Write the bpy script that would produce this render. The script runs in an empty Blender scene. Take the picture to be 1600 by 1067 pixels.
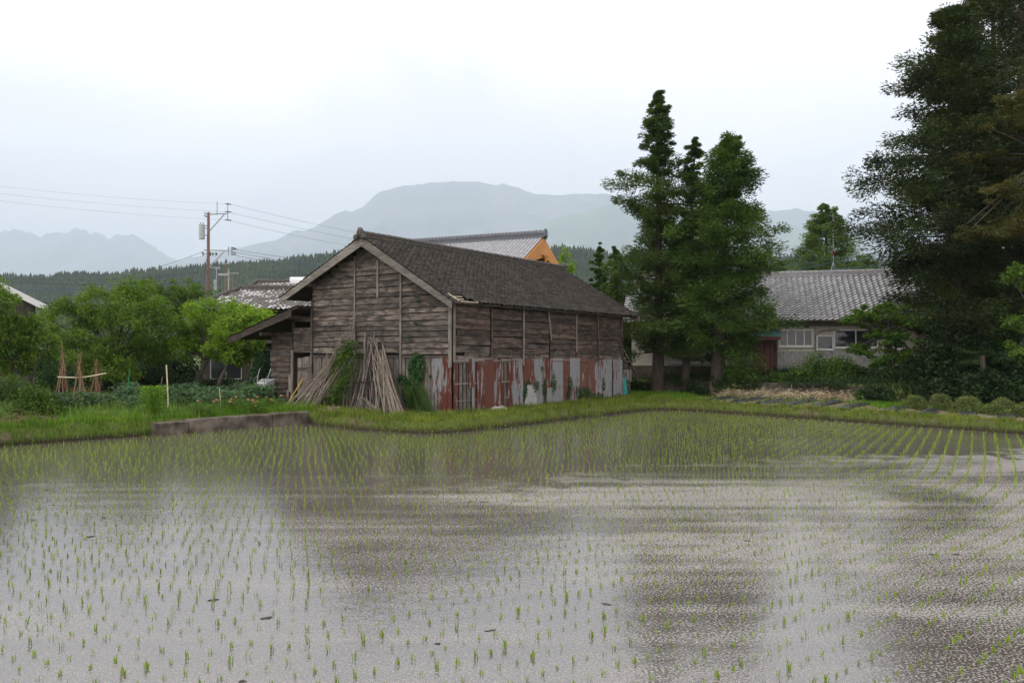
import bpy, math, random
import numpy as np
from mathutils import Vector, Matrix, noise as mnoise

random.seed(7)
RNG = np.random.default_rng(11)
scene = bpy.context.scene
COL = scene.collection
R = math.radians

# ------------------------------------------------------------------ camera
F = 1244.0                      # focal length in pixels of the 1600 wide photograph (28 mm)
CZ = 2.45
PITCH = math.atan(19.5 / F)
cam_data = bpy.data.cameras.new('camera')
cam_data.sensor_width = 36.0
cam_data.lens = 36.0 * F / 1600.0
cam_data.clip_start = 0.1
cam_data.clip_end = 40000.0
cam = bpy.data.objects.new('camera', cam_data)
cam.location = (0, 0, CZ)
cam.rotation_euler = (math.pi / 2 + PITCH, 0, 0)
COL.objects.link(cam)
scene.camera = cam

# ------------------------------------------------------------------ sky, sun, exposure
SUN_DIR = Vector((-0.62, -0.34, 0.80)).normalized()      # towards the sun behind the clouds
world = bpy.data.worlds.new('World')
scene.world = world
world.use_nodes = True
wn, wl = world.node_tree.nodes, world.node_tree.links
wn.clear()
w_out = wn.new('ShaderNodeOutputWorld')
sky = wn.new('ShaderNodeTexSky')
sky.sky_type = 'NISHITA'
sky.sun_disc = False
sky.sun_elevation = math.asin(SUN_DIR.z)
sky.sun_rotation = math.atan2(SUN_DIR.x, SUN_DIR.y)
sky.air_density = 1.0
sky.dust_density = 2.0
bg_sky = wn.new('ShaderNodeBackground'); bg_sky.inputs['Strength'].default_value = 0.10
wl.new(sky.outputs[0], bg_sky.inputs['Color'])
tc = wn.new('ShaderNodeTexCoord')
sep = wn.new('ShaderNodeSeparateXYZ'); wl.new(tc.outputs['Generated'], sep.inputs[0])
zz = wn.new('ShaderNodeMath'); zz.operation = 'ABSOLUTE'; wl.new(sep.outputs[2], zz.inputs[0])
za = wn.new('ShaderNodeMath'); za.operation = 'ADD'; za.inputs[1].default_value = 0.22; wl.new(zz.outputs[0], za.inputs[0])
dx = wn.new('ShaderNodeMath'); dx.operation = 'DIVIDE'; wl.new(sep.outputs[0], dx.inputs[0]); wl.new(za.outputs[0], dx.inputs[1])
dy = wn.new('ShaderNodeMath'); dy.operation = 'DIVIDE'; wl.new(sep.outputs[1], dy.inputs[0]); wl.new(za.outputs[0], dy.inputs[1])
cmb = wn.new('ShaderNodeCombineXYZ'); wl.new(dx.outputs[0], cmb.inputs[0]); wl.new(dy.outputs[0], cmb.inputs[1])
cmb.inputs[2].default_value = 3.7
cn = wn.new('ShaderNodeTexNoise'); cn.inputs['Scale'].default_value = 1.15; cn.inputs['Detail'].default_value = 7; cn.inputs['Roughness'].default_value = 0.5
cn.inputs['Distortion'].default_value = 0.5
wl.new(cmb.outputs[0], cn.inputs['Vector'])
cr = wn.new('ShaderNodeValToRGB')
cr.color_ramp.elements[0].position = 0.36; cr.color_ramp.elements[0].color = (0.73, 0.69, 0.69, 1)
cr.color_ramp.elements[1].position = 0.62; cr.color_ramp.elements[1].color = (1.0, 0.915, 0.86, 1)
wl.new(cn.outputs[0], cr.inputs[0])
CLOUD_STRENGTH = 2.1
bg_cloud = wn.new('ShaderNodeBackground'); bg_cloud.inputs['Strength'].default_value = CLOUD_STRENGTH
wl.new(cr.outputs[0], bg_cloud.inputs['Color'])
w_mix = wn.new('ShaderNodeMixShader'); w_mix.inputs[0].default_value = 0.9
wl.new(bg_sky.outputs[0], w_mix.inputs[1]); wl.new(bg_cloud.outputs[0], w_mix.inputs[2])
wl.new(w_mix.outputs[0], w_out.inputs['Surface'])

sun_data = bpy.data.lights.new('sun', 'SUN')
sun_data.energy = 1.5
sun_data.angle = R(18)
sun_data.color = (1.0, 0.96, 0.9)
sun = bpy.data.objects.new('sun', sun_data)
sun.rotation_euler = SUN_DIR.to_track_quat('Z', 'Y').to_euler()
sun.location = (0, 0, 60)
COL.objects.link(sun)

vs = scene.view_settings
vs.view_transform = 'Standard'; vs.look = 'None'; vs.exposure = 0.03; vs.gamma = 1.0; vs.use_curve_mapping = False
scene.render.engine = 'CYCLES'
cy = scene.cycles
cy.use_denoising = True
cy.max_bounces = 8; cy.diffuse_bounces = 3; cy.glossy_bounces = 3; cy.transmission_bounces = 3
cy.transparent_max_bounces = 6; cy.volume_bounces = 4
cy.caustics_reflective = False; cy.caustics_refractive = False
cy.sample_clamp_indirect = 4.0

# ------------------------------------------------------------------ geometry helpers
def ray(px, py):
    u = (533.5 - py) / F
    return ((px - 800) / F, math.cos(PITCH) - math.sin(PITCH) * u, math.sin(PITCH) + math.cos(PITCH) * u)
def P(px, py, d):
    r = ray(px, py); t = d / r[1]
    return Vector((r[0] * t, d, CZ + r[2] * t))
def G(px, py, z):
    r = ray(px, py); t = (z - CZ) / r[2]
    return Vector((r[0] * t, r[1] * t, z))

def link(name, me, mat=None, parent=None, loc=None, rotz=0.0):
    o = bpy.data.objects.new(name, me)
    COL.objects.link(o)
    if me is not None and mat is not None and len(me.materials) == 0:
        me.materials.append(mat)
    if parent is not None: o.parent = parent
    if loc is not None: o.location = loc
    if rotz: o.rotation_euler = (0, 0, rotz)
    return o
def tag(o, label=None, cat=None, group=None, kind=None):
    if label: o['label'] = label
    if cat: o['category'] = cat
    if group: o['group'] = group
    if kind: o['kind'] = kind
    return o
def empty(name, loc, rotz=0.0, label=None, cat=None, group=None):
    o = bpy.data.objects.new(name, None); COL.objects.link(o)
    o.location = loc; o.rotation_euler = (0, 0, rotz); o.empty_display_size = 0.2
    return tag(o, label, cat, group)

def np_mesh(name, verts, faces, smooth=False):
    """verts (N,3), faces (M,k) arrays -> mesh"""
    me = bpy.data.meshes.new(name)
    verts = np.asarray(verts, dtype=np.float32); faces = np.asarray(faces, dtype=np.int32)
    m, k = faces.shape
    me.vertices.add(len(verts)); me.vertices.foreach_set('co', verts.ravel())
    me.loops.add(m * k); me.loops.foreach_set('vertex_index', faces.ravel())
    me.polygons.add(m); me.polygons.foreach_set('loop_start', np.arange(0, m * k, k, dtype=np.int32))
    if smooth: me.polygons.foreach_set('use_smooth', np.ones(m, dtype=bool))
    me.update(calc_edges=True)
    return me

class MB:
    def __init__(s): s.v = []; s.f = []
    def add(s, vs_, fs_):
        n = len(s.v); s.v.extend([tuple(q) for q in vs_]); s.f.extend([tuple(i + n for i in f) for f in fs_]); return s
    def hexa(s, p):      # 8 points: bottom 4 (ccw), top 4
        return s.add(p, [(3, 2, 1, 0), (4, 5, 6, 7), (0, 1, 5, 4), (1, 2, 6, 5), (2, 3, 7, 6), (3, 0, 4, 7)])
    def box(s, x0, x1, y0, y1, z0, z1):
        return s.hexa([(x0, y0, z0), (x1, y0, z0), (x1, y1, z0), (x0, y1, z0), (x0, y0, z1), (x1, y0, z1), (x1, y1, z1), (x0, y1, z1)])
    def bar(s, a, b, w, h, up=(0, 0, 1)):      # rectangular bar from a to b
        a = Vector(a); b = Vector(b); d = (b - a).normalized(); up = Vector(up)
        if abs(d.dot(up)) > 0.98: up = Vector((1, 0, 0))
        x = d.cross(up).normalized() * (w / 2); y = x.cross(d).normalized() * (h / 2)
        return s.hexa([a - x - y, a + x - y, b + x - y, b - x - y, a - x + y, a + x + y, b + x + y, b - x + y])
    def tube(s, pts, rads, n=6, cap=True):
        pts = [Vector(q) for q in pts]
        if not hasattr(rads, '__len__'): rads = [rads] * len(pts)
        base = len(s.v); ref = Vector((0.3, 0.2, 1)) 
        for i, q in enumerate(pts):
            d = (pts[min(i + 1, len(pts) - 1)] - pts[max(i - 1, 0)]).normalized()
            r_ = ref if abs(d.dot(ref.normalized())) < 0.95 else Vector((1, 0, 0))
            x = d.cross(r_).normalized(); y = d.cross(x).normalized()
            for k in range(n):
                a = 2 * math.pi * k / n
                s.v.append(tuple(q + (x * math.cos(a) + y * math.sin(a)) * rads[i]))
        for i in range(len(pts) - 1):
            for k in range(n):
                k2 = (k + 1) % n
                s.f.append((base + i * n + k, base + i * n + k2, base + (i + 1) * n + k2, base + (i + 1) * n + k))
        if cap:
            s.f.append(tuple(base + k for k in range(n))[::-1])
            e = base + (len(pts) - 1) * n
            s.f.append(tuple(e + k for k in range(n)))
        return s
    def prism(s, poly, d):         # polygon (3d points) extruded by vector d
        n = len(poly); d = Vector(d); top = [tuple(Vector(q) + d) for q in poly]
        return s.add(list(poly) + top, [tuple(range(n))[::-1], tuple(range(n, 2 * n))] + [(i, (i + 1) % n, n + (i + 1) % n, n + i) for i in range(n)])
    def ball(s, c, rx, ry, rz, seg=10, rings=7, jit=0.0):
        base = len(s.v); c = Vector(c)
        s.v.append((c.x, c.y, c.z - rz))
        for i in range(1, rings):
            t = math.pi * i / rings
            for k in range(seg):
                a = 2 * math.pi * k / seg; j = 1 + random.uniform(-jit, jit)
                s.v.append((c.x + rx * j * math.sin(t) * math.cos(a), c.y + ry * j * math.sin(t) * math.sin(a), c.z - rz * j * math.cos(t)))
        s.v.append((c.x, c.y, c.z + rz)); top = len(s.v) - 1
        for k in range(seg):
            k2 = (k + 1) % seg
            s.f.append((base, base + 1 + k2, base + 1 + k))
            for i in range(rings - 2):
                p0 = base + 1 + i * seg
                s.f.append((p0 + k, p0 + k2, p0 + seg + k2, p0 + seg + k))
            p0 = base + 1 + (rings - 2) * seg
            s.f.append((p0 + k, p0 + k2, top))
        return s
    def mesh(s, name, grain=None, smooth=False):
        me = bpy.data.meshes.new(name); me.from_pydata(s.v, [], s.f); me.update()
        if smooth: me.polygons.foreach_set('use_smooth', [True] * len(me.polygons))
        if grain is not None:
            v = np.array(s.v, dtype=np.float32)
            order = {'x': (0, 1, 2), 'y': (1, 0, 2), 'z': (2, 0, 1)}[grain]
            off = np.array([random.uniform(0, 60), random.uniform(0, 60), random.uniform(0, 60)], dtype=np.float32)
            at = me.attributes.new('grain', 'FLOAT_VECTOR', 'POINT')
            at.data.foreach_set('vector', (v[:, order] + off).astype(np.float32).ravel())
        return me
    def build(s, name, mat, parent=None, grain=None, smooth=False, loc=None, rotz=0.0):
        return link(name, s.mesh(name, grain, smooth), mat, parent, loc, rotz)

# ------------------------------------------------------------------ material helpers
def new_mat(name):
    m = bpy.data.materials.new(name); m.use_nodes = True
    nt = m.node_tree; b = nt.nodes['Principled BSDF']
    return m, nt, nt.nodes, nt.links, b
def N(nodes, t, **kw):
    n = nodes.new(t)
    for k, v in kw.items():
        if k in n.inputs: n.inputs[k].default_value = v
        else: setattr(n, k, v)
    return n
def mixc(nodes, links, fac, a, b, blend='MIX'):
    n = nodes.new('ShaderNodeMix'); n.data_type = 'RGBA'; n.blend_type = blend
    for sock, val in ((n.inputs[0], fac), (n.inputs[6], a), (n.inputs[7], b)):
        if isinstance(val, (int, float)): sock.default_value = val
        elif isinstance(val, (tuple, list)): sock.default_value = (*val[:3], 1)
        else: links.new(val, sock)
    return n.outputs[2]
def ramp(nodes, links, src, p0, p1, c0=(0, 0, 0), c1=(1, 1, 1)):
    n = nodes.new('ShaderNodeValToRGB')
    n.color_ramp.elements[0].position = p0; n.color_ramp.elements[0].color = (*c0, 1)
    n.color_ramp.elements[1].position = p1; n.color_ramp.elements[1].color = (*c1, 1)
    links.new(src, n.inputs[0]); return n.outputs[0]
def math_(nodes, links, op, a, b=None):
    n = nodes.new('ShaderNodeMath'); n.operation = op
    for i, val in enumerate((a, b)):
        if val is None: continue
        if isinstance(val, (int, float)): n.inputs[i].default_value = val
        else: links.new(val, n.inputs[i])
    return n.outputs[0]
def bump(nodes, links, b, height, strength=0.4, dist=0.02):
    n = nodes.new('ShaderNodeBump'); n.inputs['Strength'].default_value = strength; n.inputs['Distance'].default_value = dist
    links.new(height, n.inputs['Height']); links.new(n.outputs[0], b.inputs['Normal'])

def wood_mat(name, dark, light, stain=0.5, tone=0.35, rough=0.85):
    """weathered boards; runs along the 'grain' attribute"""
    m, nt, nn, ll, b = new_mat(name)
    at = N(nn, 'ShaderNodeAttribute', attribute_name='grain')
    mp = N(nn, 'ShaderNodeMapping'); mp.inputs['Scale'].default_value = (1.8, 34, 34); ll.new(at.outputs['Vector'], mp.inputs[0])
    n1 = N(nn, 'ShaderNodeTexNoise', Scale=1.0, Detail=5.0, Roughness=0.65); ll.new(mp.outputs[0], n1.inputs['Vector'])
    mp2 = N(nn, 'ShaderNodeMapping'); mp2.inputs['Scale'].default_value = (1.9, 5.0, 5.0); ll.new(at.outputs['Vector'], mp2.inputs[0])
    n2 = N(nn, 'ShaderNodeTexNoise', Scale=1.0, Detail=4.0, Roughness=0.6, Distortion=0.6); ll.new(mp2.outputs[0], n2.inputs['Vector'])
    oi = N(nn, 'ShaderNodeObjectInfo')
    g = ramp(nn, ll, n1.outputs[0], 0.30, 0.72)
    c = mixc(nn, ll, g, dark, light)
    st = ramp(nn, ll, n2.outputs[0], 0.42, 0.60)
    st = math_(nn, ll, 'MULTIPLY', st, stain)
    c = mixc(nn, ll, st, c, tuple(q * 0.42 for q in dark))
    rnd = math_(nn, ll, 'MULTIPLY_ADD', oi.outputs['Random'], tone)
    nn[-1].inputs[2].default_value = 1 - tone * 0.55
    c = mixc(nn, ll, 1.0, c, rnd, 'MULTIPLY')
    ll.new(c, b.inputs['Base Color']); b.inputs['Roughness'].default_value = rough
    bump(nn, ll, b, n1.outputs[0], 0.5, 0.01)
    return m
def plain_mat(name, col, var=0.25, scale=6.0, rough=0.8, metal=0.0, bumps=0.2, col2=None, spec=0.5, lo=0.32, hi=0.7):
    m, nt, nn, ll, b = new_mat(name)
    t = N(nn, 'ShaderNodeTexCoord')
    n1 = N(nn, 'ShaderNodeTexNoise', Scale=scale, Detail=6.0, Roughness=0.6); ll.new(t.outputs['Object'], n1.inputs['Vector'])
    f = ramp(nn, ll, n1.outputs[0], lo, hi)
    c2 = col2 or tuple(q * (1 - var) for q in col)
    c = mixc(nn, ll, f, c2, tuple(min(1, q * (1 + var * 0.5)) for q in col))
    ll.new(c, b.inputs['Base Color']); b.inputs['Roughness'].default_value = rough; b.inputs['Metallic'].default_value = metal
    b.inputs['Specular IOR Level'].default_value = spec
    if bumps: bump(nn, ll, b, n1.outputs[0], bumps, 0.02)
    return m
def leaf_mat(name, dark, light, tip=None, trans=0.35, clump=0.6, rough=0.55):
    m, nt, nn, ll, b = new_mat(name)
    geo = N(nn, 'ShaderNodeNewGeometry')
    t = N(nn, 'ShaderNodeTexCoord')
    n1 = N(nn, 'ShaderNodeTexNoise', Scale=clump, Detail=3.0); ll.new(t.outputs['Object'], n1.inputs['Vector'])
    f = ramp(nn, ll, n1.outputs[0], 0.35, 0.68)
    c = mixc(nn, ll, f, dark, light)
    rp = ramp(nn, ll, geo.outputs['Random Per Island'], 0.0, 1.0, (0.55, 0.55, 0.55), (1.35, 1.35, 1.2))
    c = mixc(nn, ll, 1.0, c, rp, 'MULTIPLY')
    if tip is not None:
        k = math_(nn, ll, 'GREATER_THAN', geo.outputs['Random Per Island'], 0.93)
        c = mixc(nn, ll, k, c, tip)
    ll.new(c, b.inputs['Base Color']); b.inputs['Roughness'].default_value = rough
    b.inputs['Specular IOR Level'].default_value = 0.25
    tr = N(nn, 'ShaderNodeBsdfTranslucent'); 
    ll.new(mixc(nn, ll, 1.0, c, (1.25, 1.35, 0.7), 'MULTIPLY'), tr.inputs[0])
    mx = N(nn, 'ShaderNodeMixShader'); mx.inputs[0].default_value = trans
    out = nn['Material Output']
    ll.new(b.outputs[0], mx.inputs[1]); ll.new(tr.outputs[0], mx.inputs[2]); ll.new(mx.outputs[0], out.inputs[0])
    return m
def tile_mat(name, c0, c1, c2=None, patch=None, rough=0.6, moss=None, spec=0.5):
    """roof tiles: each tile its own tone"""
    m, nt, nn, ll, b = new_mat(name)
    geo = N(nn, 'ShaderNodeNewGeometry'); t = N(nn, 'ShaderNodeTexCoord')
    c = mixc(nn, ll, geo.outputs['Random Per Island'], c0, c1)
    n1 = N(nn, 'ShaderNodeTexNoise', Scale=9.0, Detail=5.0); ll.new(t.outputs['Object'], n1.inputs['Vector'])
    c = mixc(nn, ll, math_(nn, ll, 'MULTIPLY', ramp(nn, ll, n1.outputs[0], 0.42, 0.72), 0.55), c, tuple(q * 0.5 for q in c0))
    if c2 is not None:
        n2 = N(nn, 'ShaderNodeTexNoise', Scale=patch, Detail=2.0); ll.new(t.outputs['Object'], n2.inputs['Vector'])
        s = math_(nn, ll, 'ADD', math_(nn, ll, 'MULTIPLY', n2.outputs[0], 1.3), math_(nn, ll, 'MULTIPLY', geo.outputs['Random Per Island'], 0.75))
        k = math_(nn, ll, 'GREATER_THAN', s, 1.17)
        c = mixc(nn, ll, k, c, c2)
    if moss is not None:
        n3 = N(nn, 'ShaderNodeTexNoise', Scale=1.3, Detail=6.0, Roughness=0.7); ll.new(t.outputs['Object'], n3.inputs['Vector'])
        c = mixc(nn, ll, math_(nn, ll, 'MULTIPLY', ramp(nn, ll, n3.outputs[0], 0.55, 0.75), 0.6), c, moss)
    ll.new(c, b.inputs['Base Color']); b.inputs['Roughness'].default_value = rough
    b.inputs['Specular IOR Level'].default_value = spec
    bump(nn, ll, b, n1.outputs[0], 0.25, 0.01)
    return m
def rust_mat(name):
    """galvanised sheet going to rust; the object's colour channel says how far gone it is"""
    m, nt, nn, ll, b = new_mat(name)
    at = N(nn, 'ShaderNodeAttribute', attribute_name='grain'); oi = N(nn, 'ShaderNodeObjectInfo')
    mp = N(nn, 'ShaderNodeMapping'); mp.inputs['Scale'].default_value = (1.3, 9, 9); ll.new(at.outputs['Vector'], mp.inputs[0])
    n1 = N(nn, 'ShaderNodeTexNoise', Scale=1.0, Detail=6.0, Roughness=0.62, Distortion=0.4); ll.new(mp.outputs[0], n1.inputs['Vector'])
    mp2 = N(nn, 'ShaderNodeMapping'); mp2.inputs['Scale'].default_value = (3.0, 30, 30); ll.new(at.outputs['Vector'], mp2.inputs[0])
    n2 = N(nn, 'ShaderNodeTexNoise', Scale=1.0, Detail=4.0, Roughness=0.7); ll.new(mp2.outputs[0], n2.inputs['Vector'])
    sp = N(nn, 'ShaderNodeSeparateColor'); ll.new(oi.outputs['Color'], sp.inputs[0])
    s = math_(nn, ll, 'ADD', math_(nn, ll, 'MULTIPLY', math_(nn, ll, 'SUBTRACT', n1.outputs[0], 0.5), 2.3), sp.outputs[0])
    k = ramp(nn, ll, s, 0.44, 0.58)
    galv = mixc(nn, ll, n2.outputs[0], (0.085, 0.088, 0.095), (0.31, 0.325, 0.34))
    rust = mixc(nn, ll, ramp(nn, ll, n2.outputs[0], 0.3, 0.7), (0.032, 0.009, 0.007), (0.17, 0.042, 0.021))
    rust = mixc(nn, ll, sp.outputs[1], rust, (0.13, 0.06, 0.045))
    c = mixc(nn, ll, k, galv, rust)
    ll.new(c, b.inputs['Base Color'])
    ll.new(mixc(nn, ll, k, (0.55, 0.55, 0.55), (0.9, 0.9, 0.9)), b.inputs['Roughness'])
    bump(nn, ll, b, n2.outputs[0], 0.3, 0.008)
    return m

M = {}
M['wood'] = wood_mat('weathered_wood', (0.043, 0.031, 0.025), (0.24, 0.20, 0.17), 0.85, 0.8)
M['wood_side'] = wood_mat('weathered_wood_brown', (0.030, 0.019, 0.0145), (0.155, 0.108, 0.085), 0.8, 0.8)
M['wood_dark'] = wood_mat('dark_wood', (0.03, 0.023, 0.019), (0.13, 0.105, 0.09), 0.6, 0.4)
M['wood_pale'] = wood_mat('pale_grey_wood', (0.10, 0.088, 0.076), (0.31, 0.28, 0.245), 0.45, 0.4)
M['board_grey'] = wood_mat('grey_boards', (0.07, 0.055, 0.047), (0.26, 0.225, 0.20), 0.6, 0.6)
M['bamboo'] = wood_mat('dry_bamboo', (0.085, 0.066, 0.052), (0.36, 0.305, 0.245), 0.3, 0.5, 0.6)
M['cane'] = wood_mat('brown_cane', (0.13, 0.08, 0.045), (0.37, 0.25, 0.155), 0.3, 0.4, 0.7)
M['cedar'] = wood_mat('new_cedar', (0.55, 0.21, 0.04), (0.78, 0.36, 0.085), 0.05, 0.2, 0.6)
M['dark'] = plain_mat('dark_interior', (0.012, 0.011, 0.010), rough=1.0, bumps=0)
M['barn_tile'] = tile_mat('old_barn_tiles', (0.036, 0.031, 0.027), (0.078, 0.069, 0.061), rough=0.9, moss=(0.075, 0.078, 0.04), spec=0.25)
M['silver_tile'] = tile_mat('silver_tiles', (0.34, 0.345, 0.36), (0.54, 0.55, 0.56), rough=0.42, spec=0.7)
M['new_tile'] = tile_mat('new_grey_tiles', (0.36, 0.375, 0.41), (0.48, 0.49, 0.53), rough=0.38, spec=0.8)
M['patchy_tile'] = tile_mat('patchy_tiles', (0.16, 0.145, 0.13), (0.28, 0.26, 0.24), (0.66, 0.66, 0.67), 0.9, 0.7)
M['tile_lip_shade'] = plain_mat('shaded_tile_lip', (0.05, 0.047, 0.045), 0.3, 6, 0.9, bumps=0)  # shadow line along each tile course, painted as dark lip faces
M['ridge_tile'] = plain_mat('ridge_tiles', (0.085, 0.077, 0.069), 0.5, 7, 0.8)
M['new_ridge'] = plain_mat('new_ridge_tiles', (0.10, 0.11, 0.135), 0.4, 5, 0.4, spec=0.7)
M['rust'] = rust_mat('rusting_sheet')
M['concrete'] = plain_mat('old_concrete', (0.155, 0.13, 0.10), 0.5, 2.4, 0.9, bumps=0.6, col2=(0.045, 0.036, 0.028), lo=0.38, hi=0.68)
M['concrete_dark'] = plain_mat('mossy_concrete', (0.115, 0.092, 0.072), 0.5, 1.4, 0.95, bumps=0.8, col2=(0.035, 0.036, 0.022))
M['block'] = plain_mat('concrete_block', (0.36, 0.36, 0.35), 0.3, 3, 0.9, bumps=0.3)
M['white_wall'] = plain_mat('pale_siding', (0.52, 0.50, 0.46), 0.18, 1.2, 0.75, bumps=0.1)
M['cream'] = plain_mat('cream_siding', (0.52, 0.49, 0.41), 0.2, 1.2, 0.75, bumps=0.1)
M['alu'] = plain_mat('white_frame', (0.72, 0.73, 0.74), 0.1, 4, 0.4, bumps=0)
M['steel'] = plain_mat('grey_metal', (0.36, 0.38, 0.40), 0.3, 5, 0.5, 0.3, bumps=0.05)
M['pole'] = plain_mat('brown_pole', (0.21, 0.115, 0.09), 0.3, 1.5, 0.7, bumps=0.1)
M['pole_grey'] = plain_mat('grey_pole', (0.33, 0.32, 0.31), 0.2, 1.5, 0.8, bumps=0.1)
M['wire'] = plain_mat('black_cable', (0.05, 0.055, 0.065), 0.2, 3, 0.6, bumps=0)
M['wire_blue'] = plain_mat('blue_cable', (0.035, 0.10, 0.24), 0.2, 3, 0.5, bumps=0)
M['red_door'] = plain_mat('red_brown_door', (0.13, 0.032, 0.027), 0.3, 3, 0.6, bumps=0.1)
M['teal'] = plain_mat('teal_awning', (0.10, 0.25, 0.235), 0.3, 4, 0.5, bumps=0.1)
M['teal_net'] = plain_mat('teal_net', (0.02, 0.27, 0.23), 0.4, 12, 0.7, bumps=0.5)
M['tarp'] = plain_mat('blue_tarp', (0.07, 0.28, 0.50), 0.4, 5, 0.4, bumps=0.6)
M['yellow'] = plain_mat('yellow_pole', (0.60, 0.38, 0.06), 0.25, 9, 0.6, bumps=0.1)
M['green_paint'] = plain_mat('green_stake', (0.01, 0.24, 0.10), 0.2, 8, 0.45, bumps=0)
M['cream_stake'] = plain_mat('cream_stake', (0.60, 0.52, 0.36), 0.2, 8, 0.7, bumps=0.1)
M['plastic_black'] = plain_mat('black_mulch_film', (0.022, 0.023, 0.027), 0.4, 7, 0.38, bumps=0.9, spec=0.6)
M['soil_row'] = plain_mat('turned_soil', (0.17, 0.125, 0.085), 0.45, 6, 0.95, bumps=0.6)
M['straw'] = wood_mat('dry_straw', (0.26, 0.19, 0.12), (0.60, 0.49, 0.36), 0.2, 0.3)
M['brush'] = wood_mat('dead_brush', (0.08, 0.05, 0.035), (0.26, 0.17, 0.115), 0.3, 0.3)
M['black'] = plain_mat('black_rubber', (0.015, 0.015, 0.016), 0.2, 5, 0.6, bumps=0)
M['bark'] = wood_mat('conifer_bark', (0.035, 0.026, 0.021), (0.12, 0.092, 0.075), 0.4, 0.3, 0.95)
M['bark_grey'] = wood_mat('grey_bark', (0.03, 0.026, 0.022), (0.11, 0.095, 0.08), 0.4, 0.3, 0.95)
M['rubble'] = plain_mat('rubble', (0.42, 0.40, 0.37), 0.4, 4, 0.9, bumps=0.5)
M['pink'] = leaf_mat('pink_petal', (0.62, 0.32, 0.26), (0.74, 0.42, 0.35), trans=0.3)
M['red_flower'] = leaf_mat('red_petal', (0.34, 0.02, 0.05), (0.45, 0.06, 0.10), trans=0.3)
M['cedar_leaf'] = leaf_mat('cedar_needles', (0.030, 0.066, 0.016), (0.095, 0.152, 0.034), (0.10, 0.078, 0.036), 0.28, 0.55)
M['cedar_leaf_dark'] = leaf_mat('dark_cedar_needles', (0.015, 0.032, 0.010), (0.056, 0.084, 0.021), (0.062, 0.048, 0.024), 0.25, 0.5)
M['cypress_leaf'] = leaf_mat('cypress_scale', (0.032, 0.076, 0.014), (0.105, 0.175, 0.033), None, 0.28, 0.7)
M['cone_leaf'] = leaf_mat('cone_tree_needles', (0.070, 0.130, 0.030), (0.15, 0.23, 0.060), None, 0.3, 0.9)
M['plum_leaf'] = leaf_mat('fresh_leaf', (0.11, 0.22, 0.020), (0.25, 0.38, 0.040), (0.22, 0.30, 0.05), 0.4, 0.9)
M['broad_leaf'] = leaf_mat('broad_leaf', (0.055, 0.125, 0.016), (0.13, 0.22, 0.030), (0.13, 0.15, 0.04), 0.35, 0.7)
M['broad_leaf2'] = leaf_mat('mid_green_leaf', (0.070, 0.145, 0.016), (0.165, 0.26, 0.032), (0.14, 0.19, 0.05), 0.35, 0.7)
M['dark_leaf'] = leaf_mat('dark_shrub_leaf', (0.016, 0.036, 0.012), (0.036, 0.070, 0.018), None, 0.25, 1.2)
M['shrub_leaf'] = leaf_mat('shrub_leaf', (0.040, 0.095, 0.014), (0.105, 0.185, 0.026), (0.12, 0.17, 0.03), 0.3, 1.6)
M['maple_leaf'] = leaf_mat('yellow_brown_leaf', (0.062, 0.066, 0.018), (0.125, 0.115, 0.034), (0.17, 0.13, 0.04), 0.35, 0.8)
M['hedge_leaf'] = leaf_mat('hedge_leaf', (0.10, 0.145, 0.04), (0.19, 0.235, 0.075), (0.18, 0.12, 0.07), 0.2, 3.0)
M['ivy_leaf'] = leaf_mat('ivy_leaf', (0.020, 0.062, 0.018), (0.045, 0.115, 0.030), None, 0.2, 3.0)
M['grass'] = leaf_mat('bank_grass_blade', (0.115, 0.175, 0.026), (0.255, 0.30, 0.055), (0.34, 0.24, 0.13), 0.4, 1.1)
M['grass_lush'] = leaf_mat('lush_grass_blade', (0.085, 0.19, 0.016), (0.17, 0.29, 0.030), None, 0.4, 0.7)
M['weed'] = leaf_mat('garden_weed', (0.065, 0.135, 0.028), (0.155, 0.25, 0.050), (0.19, 0.22, 0.08), 0.35, 1.0)
M['weed_blue'] = leaf_mat('bluish_vegetable_leaf', (0.050, 0.105, 0.055), (0.115, 0.19, 0.095), None, 0.3, 1.2)
M['reed'] = leaf_mat('reed_blade', (0.055, 0.105, 0.030), (0.12, 0.175, 0.055), None, 0.3, 1.0)
M['rice'] = leaf_mat('rice_blade', (0.19, 0.30, 0.030), (0.30, 0.41, 0.050), (0.40, 0.36, 0.10), 0.45, 0.5)
M['far_leaf'] = leaf_mat('far_forest_needles', (0.016, 0.036, 0.016), (0.042, 0.078, 0.030), None, 0.15, 0.012)

# ================================================================== SETTING
FIELD = [(-26, 3), (26, 3), (26, 9.5), (15.6, 24.0), (13.2, 27.3), (10.0, 31.4), (7.6, 34.2), (6.6, 34.7), (5.6, 34.1), (2.4, 29.9),
         (-0.8, 25.7), (-1.6, 24.8), (-2.3, 24.4), (-3.2, 24.4), (-5.0, 25.6), (-6.7, 27.2), (-7.25, 28.2), (-10.6, 24.1), (-13.5, 21.0), (-26, 8.5)]
WALL_LINE = [(-30, 140), (2.0, 60), (5.5, 46), (7.6, 42.2), (10.0, 40.0), (15.1, 36.2), (17.0, 34.6), (20, 33.2), (30, 29), (60, 20)]

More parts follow.
